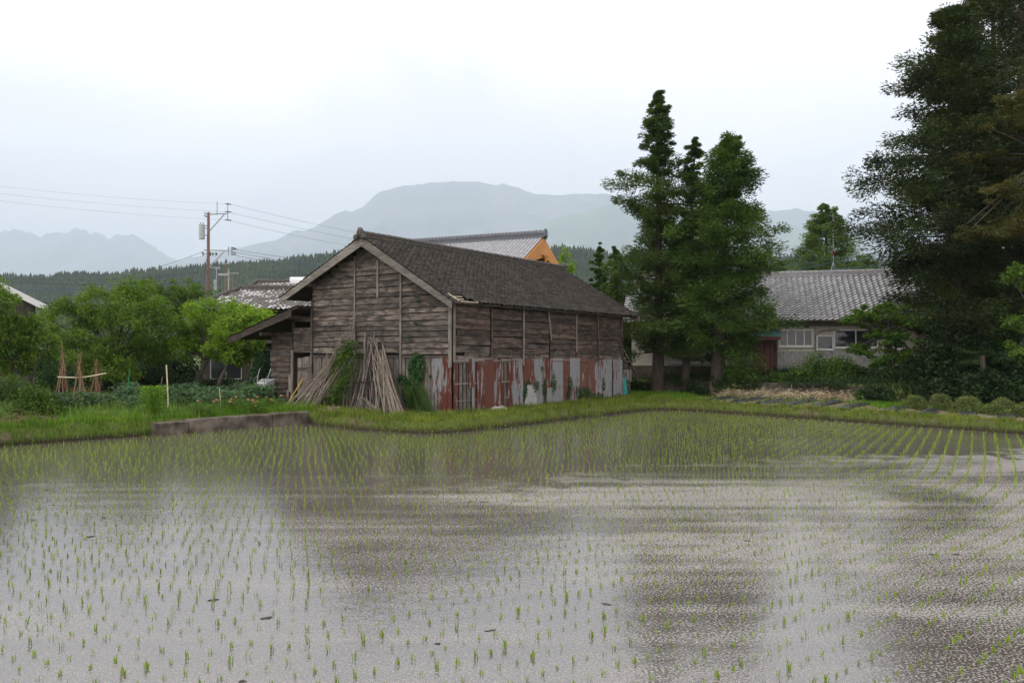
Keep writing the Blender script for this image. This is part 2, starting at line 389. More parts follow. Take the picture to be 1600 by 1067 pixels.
def seg_dist(x, y, pts, closed):
    d = np.full(x.shape, 1e9)
    n = len(pts)
    for i in range(n if closed else n - 1):
        ax, ay = pts[i]; bx, by = pts[(i + 1) % n]
        ex, ey = bx - ax, by - ay
        t = np.clip(((x - ax) * ex + (y - ay) * ey) / (ex * ex + ey * ey), 0, 1)
        d = np.minimum(d, np.hypot(x - ax - t * ex, y - ay - t * ey))
    return d
def inside(x, y, pts):
    c = np.zeros(x.shape, bool); n = len(pts)
    for i in range(n):
        ax, ay = pts[i]; bx, by = pts[(i + 1) % n]
        k = ((ay > y) != (by > y)) & (x < (bx - ax) * (y - ay) / (by - ay + 1e-12) + ax)
        c ^= k
    return c
def field_d(x, y):
    d = seg_dist(x, y, FIELD, True)
    return np.where(inside(x, y, FIELD), -d, d)
def wall_d(x, y):           # positive behind (uphill of) the retaining wall
    d = seg_dist(x, y, WALL_LINE, False)
    poly = WALL_LINE + [(60, 400), (-30, 400)]
    return np.where(inside(x, y, poly), d, -d)
def sstep(a, b, x):
    t = np.clip((x - a) / (b - a), 0, 1); return t * t * (3 - 2 * t)
def wob(x, y):
    return (np.sin(x * 1.7 + 0.6 * y) * np.sin(y * 1.3 - 0.4 * x + 1.0) + 0.6 * np.sin(x * 3.9 + 1.3) * np.sin(y * 4.3 + x * 0.7)) 
def H(x, y):
    x = np.asarray(x, float); y = np.asarray(y, float)
    d = field_d(x, y)
    edge = sstep(0.0, 0.38, d + 0.06 * wob(x * 1.3, y * 1.3))
    h = -0.14 + 0.49 * edge + 0.03 * wob(x, y) * edge
    h = h + 0.10 * sstep(-6.5, -7.6, x) * edge                       # garden a little higher
    h = h + 0.5 * sstep(3.0, 1.6, y)                                 # the bank one looks from
    w = wall_d(x, y)
    soft = 0.35 + 2.0 * sstep(15.5, 18.5, x)
    h = h + np.where(y > 20, 0.72 * sstep(0.0, 1.0, w / soft) + 0.32 * sstep(1.2, 4.0, w), 0)
    h = h + 0.0025 * np.clip(y - 60, 0, 700) 
    return h
def h1(x, y): return float(H(np.array([x]), np.array([y]))[0])

def spaced(lo, hi, step, far_lo, far_hi):
    mid = np.arange(lo, hi + 1e-6, step)
    a = [lo]; s = step
    while a[-1] > far_lo: s *= 1.35; a.append(a[-1] - s)
    b = [hi]; s = step
    while b[-1] < far_hi: s *= 1.35; b.append(b[-1] + s)
    return np.concatenate([np.array(a[1:][::-1]), mid, np.array(b[1:])])
gx = spaced(-24, 26, 0.22, -19000, 19000); gy = spaced(1.0, 48, 0.22, -120, 21000)
X, Y = np.meshgrid(gx, gy)
Z = H(X.ravel(), Y.ravel())
nv = len(gx)
ii, jj = np.meshgrid(np.arange(len(gy) - 1), np.arange(nv - 1), indexing='ij')
base = (ii * nv + jj).ravel()
faces = np.stack([base, base + 1, base + nv + 1, base + nv], 1)
m, nt, nn, ll, b = new_mat('earth_and_grass')
t = N(nn, 'ShaderNodeTexCoord')
n1 = N(nn, 'ShaderNodeTexNoise', Scale=0.55, Detail=8.0, Roughness=0.65); ll.new(t.outputs['Object'], n1.inputs['Vector'])
n2 = N(nn, 'ShaderNodeTexNoise', Scale=14.0, Detail=6.0, Roughness=0.7); ll.new(t.outputs['Object'], n2.inputs['Vector'])
soil = mixc(nn, ll, n2.outputs[0], (0.07, 0.052, 0.036), (0.20, 0.16, 0.115))
turf = mixc(nn, ll, n2.outputs[0], (0.055, 0.085, 0.018), (0.13, 0.165, 0.035))
ps = N(nn, 'ShaderNodeSeparateXYZ'); ll.new(t.outputs['Object'], ps.inputs[0])
wet = ramp(nn, ll, ps.outputs[2], 0.06, 0.20)                    # wet mud at the waterline
ll.new(mixc(nn, ll, wet, (0.035, 0.027, 0.019), mixc(nn, ll, ramp(nn, ll, n1.outputs[0], 0.34, 0.46), soil, turf)), b.inputs['Base Color'])
b.inputs['Roughness'].default_value = 0.95; b.inputs['Specular IOR Level'].default_value = 0.15
bump(nn, ll, b, n2.outputs[0], 0.8, 0.05)
xc = 0.5 * (X[:-1, :-1] + X[1:, 1:]).ravel(); yc = 0.5 * (Y[:-1, :-1] + Y[1:, 1:]).ravel()
fdc, wdc = field_d(xc, yc), wall_d(xc, yc)
bed = (fdc > 1.0 + 0.1 * wob(xc, yc)) & (wdc < -0.25) & (xc > 8.4 + 0.3 * wob(xc * 2, yc)) & (xc < 22) & (yc > 20) & ((xc < 14.0 + 0.25 * wob(xc, yc * 2)) | (fdc < 2.9))
tag(link('soil', np_mesh('soil', np.stack([X.ravel(), Y.ravel(), Z + 0.012], 1), faces[bed], True), M['soil_row']), kind='structure')
tag(link('ground', np_mesh('ground', np.stack([X.ravel(), Y.ravel(), Z], 1), faces, True), m), kind='structure')

# ---- flooded paddy
m, nt, nn, ll, b = new_mat('paddy_water')
t = N(nn, 'ShaderNodeTexCoord')
def nz(scale, detail, rough, sx=1, sy=1, rot=0.0, dist=0.0):
    mp = N(nn, 'ShaderNodeMapping'); mp.inputs['Scale'].default_value = (sx, sy, 1); mp.inputs['Rotation'].default_value = (0, 0, rot)
    ll.new(t.outputs['Object'], mp.inputs[0])
    n = N(nn, 'ShaderNodeTexNoise', Scale=scale, Detail=detail, Roughness=rough, Distortion=dist); ll.new(mp.outputs[0], n.inputs['Vector']); return n.outputs[0]
big = nz(0.19, 4.0, 0.55, 1.0, 1.3, R(-20), 0.7)            # where the mud comes to the surface
mid = nz(1.3, 4.0, 0.6, 1.0, 1.0)
rowband = nz(1.3, 3.0, 0.55, 0.09, 1.6, R(-41))               # ridges left along the planted rows
fine = nz(44.0, 2.0, 0.6)
sx_ = N(nn, 'ShaderNodeSeparateXYZ'); ll.new(t.outputs['Object'], sx_.inputs[0])
lev = math_(nn, ll, 'ADD', big, math_(nn, ll, 'ADD', math_(nn, ll, 'MULTIPLY', mid, 0.25), math_(nn, ll, 'MULTIPLY', math_(nn, ll, 'SUBTRACT', rowband, 0.28), 0.55)))
lev = math_(nn, ll, 'ADD', lev, math_(nn, ll, 'MULTIPLY', sx_.outputs[0], 0.017))      # the bed lies a little higher towards the right
lev = math_(nn, ll, 'ADD', lev, math_(nn, ll, 'MULTIPLY', sx_.outputs[1], -0.006))    # and deeper towards the barn
lev = math_(nn, ll, 'MULTIPLY_ADD', ramp(nn, ll, lev, 0.46, 0.86), 0.50); nn[-1].inputs[2].default_value = 0.16
shore = math_(nn, ll, 'ADD', sx_.outputs[1], math_(nn, ll, 'MULTIPLY', math_(nn, ll, 'SUBTRACT', mid, 0.5), 7.0))
shore = math_(nn, ll, 'ADD', shore, math_(nn, ll, 'MULTIPLY', math_(nn, ll, 'MAXIMUM', sx_.outputs[0], 0.0), -0.32))
shore = math_(nn, ll, 'ADD', shore, math_(nn, ll, 'MULTIPLY', math_(nn, ll, 'SUBTRACT', big, 0.5), 8.0))
clear = N(nn, 'ShaderNodeMapRange'); clear.inputs[1].default_value = 15.2; clear.inputs[2].default_value = 16.8; clear.inputs[3].default_value = 0.0; clear.inputs[4].default_value = -0.42
ll.new(shore, clear.inputs[0])                                   # scum has drifted off the side by the barn
lev = math_(nn, ll, 'ADD', lev, clear.outputs[0])
mud_f = ramp(nn, ll, math_(nn, ll, 'ADD', fine, math_(nn, ll, 'MULTIPLY', math_(nn, ll, 'SUBTRACT', lev, 0.5), 0.40)), 0.49, 0.55)
wave = nz(7.0, 3.0, 0.6, 1.0, 1.0)
wave2 = nz(55.0, 2.0, 0.5)
bmp = N(nn, 'ShaderNodeBump', Strength=0.13, Distance=0.02); ll.new(math_(nn, ll, 'ADD', wave, math_(nn, ll, 'MULTIPLY', wave2, 0.25)), bmp.inputs['Height'])
b.inputs['Base Color'].default_value = (0.092, 0.079, 0.072, 1)
b.inputs['Roughness'].default_value = 0.13; b.inputs['IOR'].default_value = 2.0
b.inputs['Specular IOR Level'].default_value = 0.75
ll.new(bmp.outputs[0], b.inputs['Normal'])
mud = N(nn, 'ShaderNodeBsdfPrincipled')
mudc = nz(18.0, 4.0, 0.7)
ll.new(mixc(nn, ll, mudc, (0.205, 0.19, 0.174), (0.40, 0.38, 0.358)), mud.inputs['Base Color'])
mud.inputs['Roughness'].default_value = 0.75; mud.inputs['Specular IOR Level'].default_value = 0.3
bm2 = N(nn, 'ShaderNodeBump', Strength=0.6, Distance=0.01); ll.new(fine, bm2.inputs['Height']); ll.new(bm2.outputs[0], mud.inputs['Normal'])
mx = N(nn, 'ShaderNodeMixShader'); ll.new(mud_f, mx.inputs[0]); ll.new(b.outputs[0], mx.inputs[1]); ll.new(mud.outputs[0], mx.inputs[2])
ll.new(mx.outputs[0], nn['Material Output'].inputs[0])
wm = MB(); n_ = len(FIELD)
cx = np.mean([p[0] for p in FIELD]); cyy = np.mean([p[1] for p in FIELD])
outer = [(p[0] + (p[0] - cx) * 0.03 * 0 , p[1]) for p in FIELD]
def grow(poly, d):
    out = []
    for i in range(len(poly)):
        a = Vector(poly[i - 1]); p = Vector(poly[i]); c = Vector(poly[(i + 1) % len(poly)])
        n1_ = (p - a).normalized(); n2_ = (c - p).normalized()
        nn_ = Vector((n1_.y + n2_.y, -n1_.x - n2_.x)); nn_.normalize()
        out.append((p.x + nn_.x * d, p.y + nn_.y * d))
    return out
outer = grow(FIELD, 0.45)
wm.add([(x, y, 0.0) for x, y in outer], [tuple(range(len(outer)))])
tag(wm.build('water', m), kind='structure')

# ---- hills and mountains
def interp(sk, px):
    xs = [p[0] for p in sk]; ys = [p[1] for p in sk]
    return np.interp(px, xs, ys)
def fbm(x, y, oct_=5, seed=0.0, ridged=False):
    out = np.zeros(x.shape); amp = 1.0; tot = 0
    for o in range(oct_):
        f = 2.0 ** o
        v = np.array([mnoise.noise((float(a) * f + seed, float(c) * f + seed * 1.7, seed * 0.3 + o * 7.1)) for a, c in zip(x.ravel(), y.ravel())]).reshape(x.shape)
        if ridged: v = 1 - 2 * np.abs(v)
        out += amp * v; tot += amp; amp *= 0.5
    return out / tot
def range_mesh(name, sk, depth, front, px0, px1, step, rows, rough, seed, mat, tree_px=0.0, jag=0.0):
    """a ridge seen from the village: crest at 'depth', slopes falling to the plain in front and behind"""
    pxs = np.arange(px0, px1 + 1, step)
    ts = np.concatenate([np.linspace(0, 1, rows), np.linspace(1.1, 1.8, 6)])
    PX, T = np.meshgrid(pxs, ts)
    crest = CZ + (553 - (interp(sk, pxs) + tree_px)) / F * depth
    crest = crest + jag * fbm(pxs / 9.0, np.zeros(pxs.shape), 4, seed + 5) 
    D = depth - front * (1 - T)
    Xw = (PX - 800) / F * depth * (0.55 + 0.45 * D / depth)
    fall = np.where(T <= 1, T ** 1.35, np.clip(1 - (T - 1) * 1.2, 0, 1))
    rid = fbm(PX / 60.0, T * 2.6 + PX * 0.002, 5, seed, True)
    env = np.where(T <= 1, (1 - T) ** 0.55 * T ** 0.6 * 2.0, 0.3)
    Zw = crest[None, :] * fall + rough * rid * env * crest[None, :]
    Zw = np.where(T < 0.02, -1.0, Zw)
    nvx = len(pxs)
    i2, j2 = np.meshgrid(np.arange(len(ts) - 1), np.arange(nvx - 1), indexing='ij')
    bb = (i2 * nvx + j2).ravel()
    fc = np.stack([bb, bb + 1, bb + nvx + 1, bb + nvx], 1)
    me = np_mesh(name, np.stack([Xw.ravel(), D.ravel(), Zw.ravel()], 1), fc, True)
    return tag(link(name, me, mat), kind='structure'), (pxs, ts, Xw, D, Zw)
def mountain_mat(name, rock, green, pale, scale):
    m, nt, nn, ll, b = new_mat(name)
    t = N(nn, 'ShaderNodeTexCoord')
    n1 = N(nn, 'ShaderNodeTexNoise', Scale=scale, Detail=8.0, Roughness=0.6); ll.new(t.outputs['Object'], n1.inputs['Vector'])
    mp = N(nn, 'ShaderNodeMapping'); mp.inputs['Scale'].default_value = (1, 1, 0.25); ll.new(t.outputs['Object'], mp.inputs[0])
    n2 = N(nn, 'ShaderNodeTexNoise', Scale=scale * 5, Detail=5.0, Distortion=1.0); ll.new(mp.outputs[0], n2.inputs['Vector'])
    c = mixc(nn, ll, ramp(nn, ll, n1.outputs[0], 0.42, 0.6), rock, green)
    c = mixc(nn, ll, ramp(nn, ll, n2.outputs[0], 0.62, 0.70), c, pale)
    ll.new(c, b.inputs['Base Color']); b.inputs['Roughness'].default_value = 1.0; b.inputs['Specular IOR Level'].default_value = 0.0
    return m
SK_MAIN = [(180, 455), (265, 410), (300, 403), (380, 386), (437, 373), (455, 361), (463, 358), (470, 361), (482, 360), (500, 350), (530, 331), (540, 328), (548, 331), (570, 322), (583, 308), (591, 301.5),
           (612, 294), (630, 288.7), (654, 289.7), (669, 285), (700, 283.5), (744, 282.8), (776, 288.7), (785, 287), (810, 293), (835, 303), (872, 304.7), (888, 303), (944, 302),
           (969, 307), (983, 301.5), (1000, 309), (1060, 318), (1150, 328), (1205, 330), (1240, 327), (1275, 330), (1310, 338), (1360, 343), (1450, 350), (1600, 372), (1900, 430), (2100, 470)]
SK_SPUR = [(740, 470), (790, 390), (835, 357), (872, 340), (900, 333), (918, 331), (932, 322), (950, 320), (966, 316), (985, 316), (1030, 330), (1100, 345), (1180, 352), (1240, 352), (1290, 366), (1360, 385), (1450, 420), (1500, 470)]
SK_LEFT = [(-420, 400), (-300, 385), (-200, 372), (-60, 368), (0, 363), (17, 360), (35, 361), (49, 366), (66, 371), (75, 366), (86, 363), (98, 366), (109, 364), (117, 360), (124, 357), (132, 361), (141, 369), (147, 366), (154, 363), (162, 367),
           (169, 372), (178, 369), (189, 368), (204, 365), (213, 369), (225, 376), (247, 390), (270, 406), (330, 440), (380, 470)]
MT = mountain_mat('mountain_rock', (0.12, 0.12, 0.13), (0.03, 0.05, 0.04), (0.26, 0.23, 0.22), 0.0009)
MT2 = mountain_mat('mountain_meadow', (0.05, 0.07, 0.06), (0.08, 0.14, 0.05), (0.24, 0.23, 0.17), 0.0012)
tag(range_mesh('mountain', SK_MAIN, 14000, 6000, 180, 2100, 6, 26, 0.15, 3.1, MT, jag=30)[0], 'broad hazy flat topped mountain filling the centre of the skyline', 'mountain')
tag(range_mesh('mountain', SK_SPUR, 10600, 3400, 740, 1500, 6, 22, 0.17, 8.3, MT2, jag=30)[0], 'greener hazy spur in front of the main mountain by the tall cedars', 'mountain')
tag(range_mesh('mountain', SK_LEFT, 16500, 5600, -420, 380, 3, 22, 0.16, 5.7, MT, jag=110)[0], 'pale jagged mountain ridge far behind the left trees', 'mountain')
SK_HILL = [(-500, 420), (-100, 430), (0, 426), (60, 429), (120, 421), (170, 425), (210, 418), (260, 415), (300, 411), (340, 407), (390, 405), (430, 402), (470, 397), (510, 392), (545, 386), (600, 380), (750, 378),
           (870, 381), (900, 382), (930, 387), (960, 393), (1000, 398), (1100, 402), (1210, 398), (1240, 396), (1290, 400), (1360, 405), (1500, 400), (1700, 402), (2100, 410)]
hill_floor = plain_mat('forest_floor', (0.035, 0.05, 0.02), 0.4, 0.02, 1.0, bumps=0, spec=0.0)
hill, (hp, ht, hX, hD, hZ) = range_mesh('hill', SK_HILL, 950, 380, -500, 2100, 12, 14, 0.06, 1.3, hill_floor, tree_px=9)
tag(hill, 'low forested hill across the background behind the village', 'hill')
# the wood on it: thousands of small conifers
rows = len(ht)
def forest(name, count, band, hmin, hmax, seed):
    rng = np.random.default_rng(seed)
    pxr = rng.uniform(-150, 1750, count); tr = rng.uniform(band[0], band[1], count)
    ci = np.clip((pxr - hp[0]) / (hp[1] - hp[0]), 0, len(hp) - 1.001); ri = np.interp(tr, ht, np.arange(rows))
    c0 = ci.astype(int); r0 = np.minimum(ri.astype(int), rows - 2); fc = ci - c0; fr = ri - r0
    def bil(A): return (A[r0, c0] * (1 - fc) + A[r0, c0 + 1] * fc) * (1 - fr) + (A[r0 + 1, c0] * (1 - fc) + A[r0 + 1, c0 + 1] * fc) * fr
    pos = np.stack([bil(hX), bil(hD), bil(hZ) - 0.5], 1)
    hh = rng.uniform(hmin, hmax, count) * rng.choice([0.75, 1.0, 1.0, 1.25], count)
    k = 6; tiers = [(0.10, 0.24), (0.35, 0.20), (0.60, 0.13)]
    V = []; Fc = []
    for ti, (z0, rr) in enumerate(tiers):
        ang = rng.uniform(0, 6.28, count)[:, None] + np.arange(k)[None] * 2 * np.pi / k
        rad = hh[:, None] * rr * rng.uniform(0.7, 1.3, (count, k))
        ring = np.stack([pos[:, None, 0] + rad * np.cos(ang), pos[:, None, 1] + rad * np.sin(ang), pos[:, None, 2] + hh[:, None] * (z0 + rng.uniform(-0.04, 0.04, (count, k)))], 2)
        top = pos + np.stack([hh * 0, hh * 0, hh * min(1.0, z0 + 0.42)], 1)
        blk = np.concatenate([ring, top[:, None, :]], 1)           # count,k+1,3
        off = ti * count * (k + 1) + np.arange(count)[:, None] * (k + 1)
        f = np.stack([np.stack([off[:, 0] + q, off[:, 0] + (q + 1) % k, off[:, 0] + k], 1) for q in range(k)], 1).reshape(-1, 3)
        V.append(blk.reshape(-1, 3)); Fc.append(f)
    return np_mesh(name, np.concatenate(V), np.concatenate(Fc))
tag(link('far_forest', forest('far_forest', 42000, (0.2, 1.05), 4.5, 8.5, 5), M['far_leaf']), 'dark conifer forest covering the low hill behind the village', 'forest', kind='stuff')

# ================================================================== BUILDINGS
def tile_roof(name, O, a, s, length, slope, tw, th, mat, parent, skip=None, jit=0.006, amp=0.035, seed=1, slant=None, lip=0.03):
    """overlapping pantiles from the eave corner O, along a, up the slope s"""
    rng = np.random.default_rng(seed)
    O = np.array(O, float); a = np.array(a, float); s = np.array(s, float); n = np.cross(a, s)
    if n[2] < 0: n = -n
    nc = int(round(length / tw)); nr = int(round(slope / th)); tw = length / nc; th = slope / nr
    prof_t = np.array([0.0, 0.2, 0.42, 0.64, 0.82, 1.04]); prof_h = np.array([0.35, -0.45, -0.55, 0.1, 1.0, 0.45]) * amp
    V = []; Fs = []; base = 0
    for r in range(nr):
        for c in range(nc):
            if skip and skip(c, r, nc, nr): continue
            if slant and not slant(c / nc, r / nr): continue
            j = rng.normal(0, jit, 3); lift = lip + abs(rng.normal(0, jit))
            x = (c + prof_t) * tw + j[0]
            y0 = r * th + j[1]; y1 = y0 + th * 1.22
            tl = rng.normal(0, jit * 0.6)
            lo = O + x[:, None] * a + y0 * s + (prof_h + lift + tl * prof_t)[:, None] * n
            lo2 = lo - (lip - 0.002) * n
            hi = O + x[:, None] * a + y1 * s + (prof_h * 0.95 - 0.004)[:, None] * n
            V.append(np.concatenate([lo2, lo, hi]))
            k = 6
            for q in range(k - 1):
                Fs.append((base + q, base + q + 1, base + k + q + 1, base + k + q))
                Fs.append((base + k + q, base + k + q + 1, base + 2 * k + q + 1, base + 2 * k + q))
            base += 3 * k
    me = np_mesh(name, np.concatenate(V), np.array(Fs)); me.materials.append(mat); me.materials.append(M['tile_lip_shade'])
    me.polygons.foreach_set('material_index', np.tile(np.array([1, 0], dtype=np.int32), len(Fs) // 2))  # lip faces take the painted shadow tone
    o = link(name, me, None, parent)
    o['kind'] = 'stuff'
    return o

def plank(parent, frame, a0, a1, z0, z1, mat, name='plank', th=0.02, proud=0.045, jz=0.014, cut0=None, cut1=None, segs=3, lap=0.03):
    """one lapped board of a wall: frame = (origin, along, outward)"""
    O, al, out = [Vector(q) for q in frame]
    mb = MB(); secs = []
    s0, s1 = random.uniform(-jz, jz), random.uniform(-jz, jz)
    bow = random.uniform(-jz, jz); pr = random.uniform(-0.006, 0.014); lap = random.choice((lap, lap, 0.0, -0.012, -0.020))
    for i in range(segs + 1):
        t = i / segs; a = a0 + (a1 - a0) * t
        dz = s0 * (1 - t) + s1 * t + bow * math.sin(math.pi * t) + random.uniform(-0.003, 0.003)
        atop = a; abot = a
        if i == 0 and cut0 is not None: atop = cut0
        if i == segs and cut1 is not None: atop = cut1
        zb = z0 + dz - lap; zt = z1 + dz
        f = lambda aa, nn_, z: O + al * aa + out * nn_ + Vector((0, 0, z))
        secs.append([f(abot, proud + pr, zb), f(abot, proud + pr - th, zb), f(atop, 0.002 - th * 0 - 0.004, zt), f(atop, 0.006 + pr * 0.5, zt)])
    vs_ = [q for sct in secs for q in sct]; fs_ = []
    for i in range(segs):
        b0 = i * 4; b1 = b0 + 4
        for k in range(4):
            k2 = (k + 1) % 4; fs_.append((b0 + k, b0 + k2, b1 + k2, b1 + k))
    fs_ += [(3, 2, 1, 0), (segs * 4, segs * 4 + 1, segs * 4 + 2, segs * 4 + 3)]
    mb.add(vs_, fs_)
    ax = 'x' if abs(al.x) > 0.5 else 'y'
    return mb.build(name, mat, parent, grain=ax)

def vboard(parent, frame, a0, a1, z0, z1, mat, name='board', n0=0.0, th=0.02, lean=0.0, jag=0.03):
    O, al, out = [Vector(q) for q in frame]
    f = lambda aa, nn_, z: O + al * aa + out * nn_ + Vector((0, 0, z))
    zz0 = z0 + random.uniform(-jag, jag); zz1 = z1 + random.uniform(-jag, jag) * 0.3; d = random.uniform(0, 0.006)
    mb = MB().hexa([f(a0, n0, zz0), f(a1, n0, zz0 + random.uniform(-jag, jag)), f(a1, n0 + th + d, zz0), f(a0, n0 + th + d, zz0),
                    f(a0 + lean, n0, zz1), f(a1 + lean, n0, zz1), f(a1 + lean, n0 + th + d, zz1), f(a0 + lean, n0 + th + d, zz1)])
    return mb.build(name, mat, parent, grain='z')

def sheet(parent, frame, a0, a1, z0, z1, rust, brown=0.0, n0=0.03, period=0.076, amp=0.011, jag=0.05, name='metal_sheet', lean=0.0, curl=0.0):
    """corrugated iron sheet with ragged foot"""
    O, al, out = [Vector(q) for q in frame]
    nseg = max(4, int((a1 - a0) / period * 3)); nz_ = 4
    V = []; Fs = []
    for i in range(nseg + 1):
        t = i / nseg; a = a0 + (a1 - a0) * t
        foot = random.uniform(-jag, jag)
        for k in range(nz_ + 1):
            q = k / nz_
            z = z0 + (z1 - z0) * q + (foot if k == 0 else 0) + (random.uniform(-0.012, 0.012) if k == nz_ else 0)
            nn_ = n0 + amp * math.sin(2 * math.pi * a / period) + curl * (1 - q) ** 2 * (t if curl > 0 else (1 - t)) * (1 if curl > 0 else -1)
            V.append(O + al * (a + lean * q) + out * nn_ + Vector((0, 0, z)))
    for i in range(nseg):
        for k in range(nz_):
            b0 = i * (nz_ + 1) + k
            Fs.append((b0, b0 + nz_ + 1, b0 + nz_ + 2, b0 + 1))
    mb = MB(); mb.add(V, Fs)
    o = mb.build(name, M['rust'], parent, grain='z')
    o.color = (rust, brown, 0, 1)
    return o

# ------------------------------------------------------------------ the old barn
BA = R(54.6)
BC = G(706, 647, 0.35)
barn = empty('barn', BC, BA, 'weathered wooden barn with grey tiled roof and rusty metal sheet skirting', 'barn')
VX = Vector((math.cos(BA), math.sin(BA), 0)); UY = Vector((-math.sin(BA), math.cos(BA), 0))
def bw(x, y, z): return BC + VX * x + UY * y + Vector((0, 0, z))       # barn coordinates -> world
L, Wd = 12.65, 7.25
APY, APZ = 4.03, 6.50
EAVE_R = (-0.35, 3.93); EAVE_L = (8.75, 4.38)
def roof_z(y):
    if y < APY: return EAVE_R[1] + (y - EAVE_R[0]) * (APZ - EAVE_R[1]) / (APY - EAVE_R[0])
    return APZ - (y - APY) * (APZ - EAVE_L[1]) / (EAVE_L[0] - APY)
def gable_span(z):          # y range under the roof at height z
    y0 = EAVE_R[0] + (z - EAVE_R[1]) * (APY - EAVE_R[0]) / (APZ - EAVE_R[1])
    y1 = APY + (APZ - z) * (EAVE_L[0] - APY) / (APZ - EAVE_L[1])
    return y0, y1
# inner shell
core = MB()
core.prism([(0.02, 0.04, -0.3), (0.02, Wd - 0.03, -0.3), (0.02, Wd - 0.03, roof_z(Wd) - 0.10), (0.02, APY, APZ - 0.12), (0.02, 0.04, roof_z(0) - 0.14)], (L - 0.05, 0, 0))
core.build('inner_wall', M['dark'], barn)  # coloured near-black to put shade into the gaps between boards
gf = ((0, 0, 0), (0, 1, 0), (-1, 0, 0)); sf = ((0, 0, 0), (1, 0, 0), (0, -1, 0))
# gable boards
pitch = 0.213; z = 2.06; cols = [(0.02, 2.36), (2.42, 4.77), (4.83, 7.25)]
while z < 6.35:
    zt = z + pitch
    g0, g1 = gable_span(zt + 0.06); gb0, gb1 = gable_span(z)
    for (c0, c1) in cols:
        a0, a1 = max(c0, g0), min(c1, g1)
        if a1 - a0 > 0.15:
            drop = 0.13 * (1 - (z - 2.06) / 4.5)
            o = plank(barn, gf, a0, a1, z + drop * (0.5 * (a0 + a1) / Wd), zt + drop * (0.5 * (a0 + a1) / Wd), M['wood'], segs=3)
    z = zt
for yb, z0, z1, w in ((2.39, -0.05, 5.28, 0.085), (4.80, 2.0, 5.86, 0.075), (3.57, 4.22, 5.62, 0.10)):
    vboard(barn, gf, yb - w / 2, yb + w / 2, z0, z1, M['wood_pale'], 'batten', 0.042, 0.03)
vboard(barn, ((0, 0, 0), (0, 1, 0), (-1, 0, 0)), -0.03, 0.09, 1.6, 3.95, M['wood_pale'], 'corner_post', 0.045, 0.05)
vboard(barn, gf, Wd - 0.06, Wd + 0.05, 0.0, 4.25, M['wood_dark'], 'corner_post', 0.03, 0.06)
MB().box(-0.075, 0.0, 0.0, Wd, 1.96, 2.05).build('ledge', M['wood_dark'], barn, grain='y')
# gable skirting: grey ribbed boards, then the metal by the corner
y = 0.78; k = 0
while y < Wd - 0.02:
    w = random.uniform(0.13, 0.17)
    vboard(barn, gf, y, min(Wd, y + w - 0.012), -0.12, 1.98, M['board_grey'], 'board', 0.008 + 0.02 * (k % 2), 0.022, random.uniform(-0.01, 0.01))
    y += w; k += 1
sheet(barn, gf, 0.38, 0.86, 0.75, 1.98, 0.46, n0=0.055)
sheet(barn, gf, -0.03, 0.42, 0.70, 2.02, 0.62, n0=0.075)
sheet(barn, gf, 0.30, 0.75, -0.1, 0.80, 0.40, n0=0.045)
sheet(barn, gf, -0.04, 0.48, -0.12, 0.78, 0.80, n0=0.06)
# long side boards
cols = [(0.02, 2.20), (2.27, 4.29), (4.36, 6.25), (6.32, 8.36), (8.43, 10.29), (10.36, 12.63)]
for ci, (c0, c1) in enumerate(cols):
    bot = [1.98, 1.93, 1.92, 1.93, 1.88, 1.84][ci]
    nrow = 10; pz = (4.02 - bot) / nrow
    for r in range(nrow):
        a0, a1 = c0, c1
        if ci == 0 and r in (2, 3, 4): a0 += [0.0, 0.9, 0.35][r - 2] * 0.6; 
        if ci == 0 and r == 0: a0 += 0.65
        z0 = bot + r * pz
        sag = -0.05 * (1 - r / nrow) * math.sin((0.5 * (a0 + a1)) / L * math.pi * 1.2)
        jz = 0.014 + 0.03 * max(0, 1 - r / 5) * (1 if ci in (0, 1, 2, 4) else 0.5)
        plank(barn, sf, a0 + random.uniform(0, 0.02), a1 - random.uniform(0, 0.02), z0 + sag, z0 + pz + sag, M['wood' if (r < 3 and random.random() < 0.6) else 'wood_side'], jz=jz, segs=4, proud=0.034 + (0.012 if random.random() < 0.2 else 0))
        if ci == 0 and r == 3:
            plank(barn, sf, c0, c0 + 0.55, z0 + sag - 0.05, z0 + pz + sag - 0.04, M['wood_side'], jz=0.03)
for xb, z0, z1, ln in ((2.235, 2.0, 4.0, 0), (4.325, 1.68, 4.0, 0.0), (6.35, 2.6, 3.95, -0.22), (8.395, 2.2, 3.95, -0.03), (10.325, 1.55, 3.95, -0.05)):
    vboard(barn, sf, xb - 0.045, xb + 0.045, z0, z1, M['wood_pale' if xb < 9 and xb > 4 else 'wood_side'], 'batten', 0.05, 0.035, ln)
vboard(barn, sf, 0.0, 0.10, 1.85, 3.95, M['wood_pale'], 'corner_post', 0.05, 0.03)
vboard(barn, sf, L - 0.08, L + 0.02, 0.0, 3.95, M['wood_dark'], 'corner_post', 0.03, 0.05)
plank(barn, sf, 0.1, 2.3, 1.88, 2.04, M['wood_pale'], 'sill_board', jz=0.03, proud=0.07, segs=4)
plank(barn, sf, 1.05, 4.2, 1.84, 1.93, M['wood_pale'], 'sill_board', jz=0.04, proud=0.085, segs=4)
plank(barn, sf, 6.45, 8.3, 1.84, 1.96, M['wood_pale'], 'sill_board', jz=0.03, proud=0.08, segs=3)
plank(barn, sf, 8.3, 10.3, 1.80, 1.93, M['wood_side'], 'sill_board', jz=0.05, proud=0.07, segs=3)
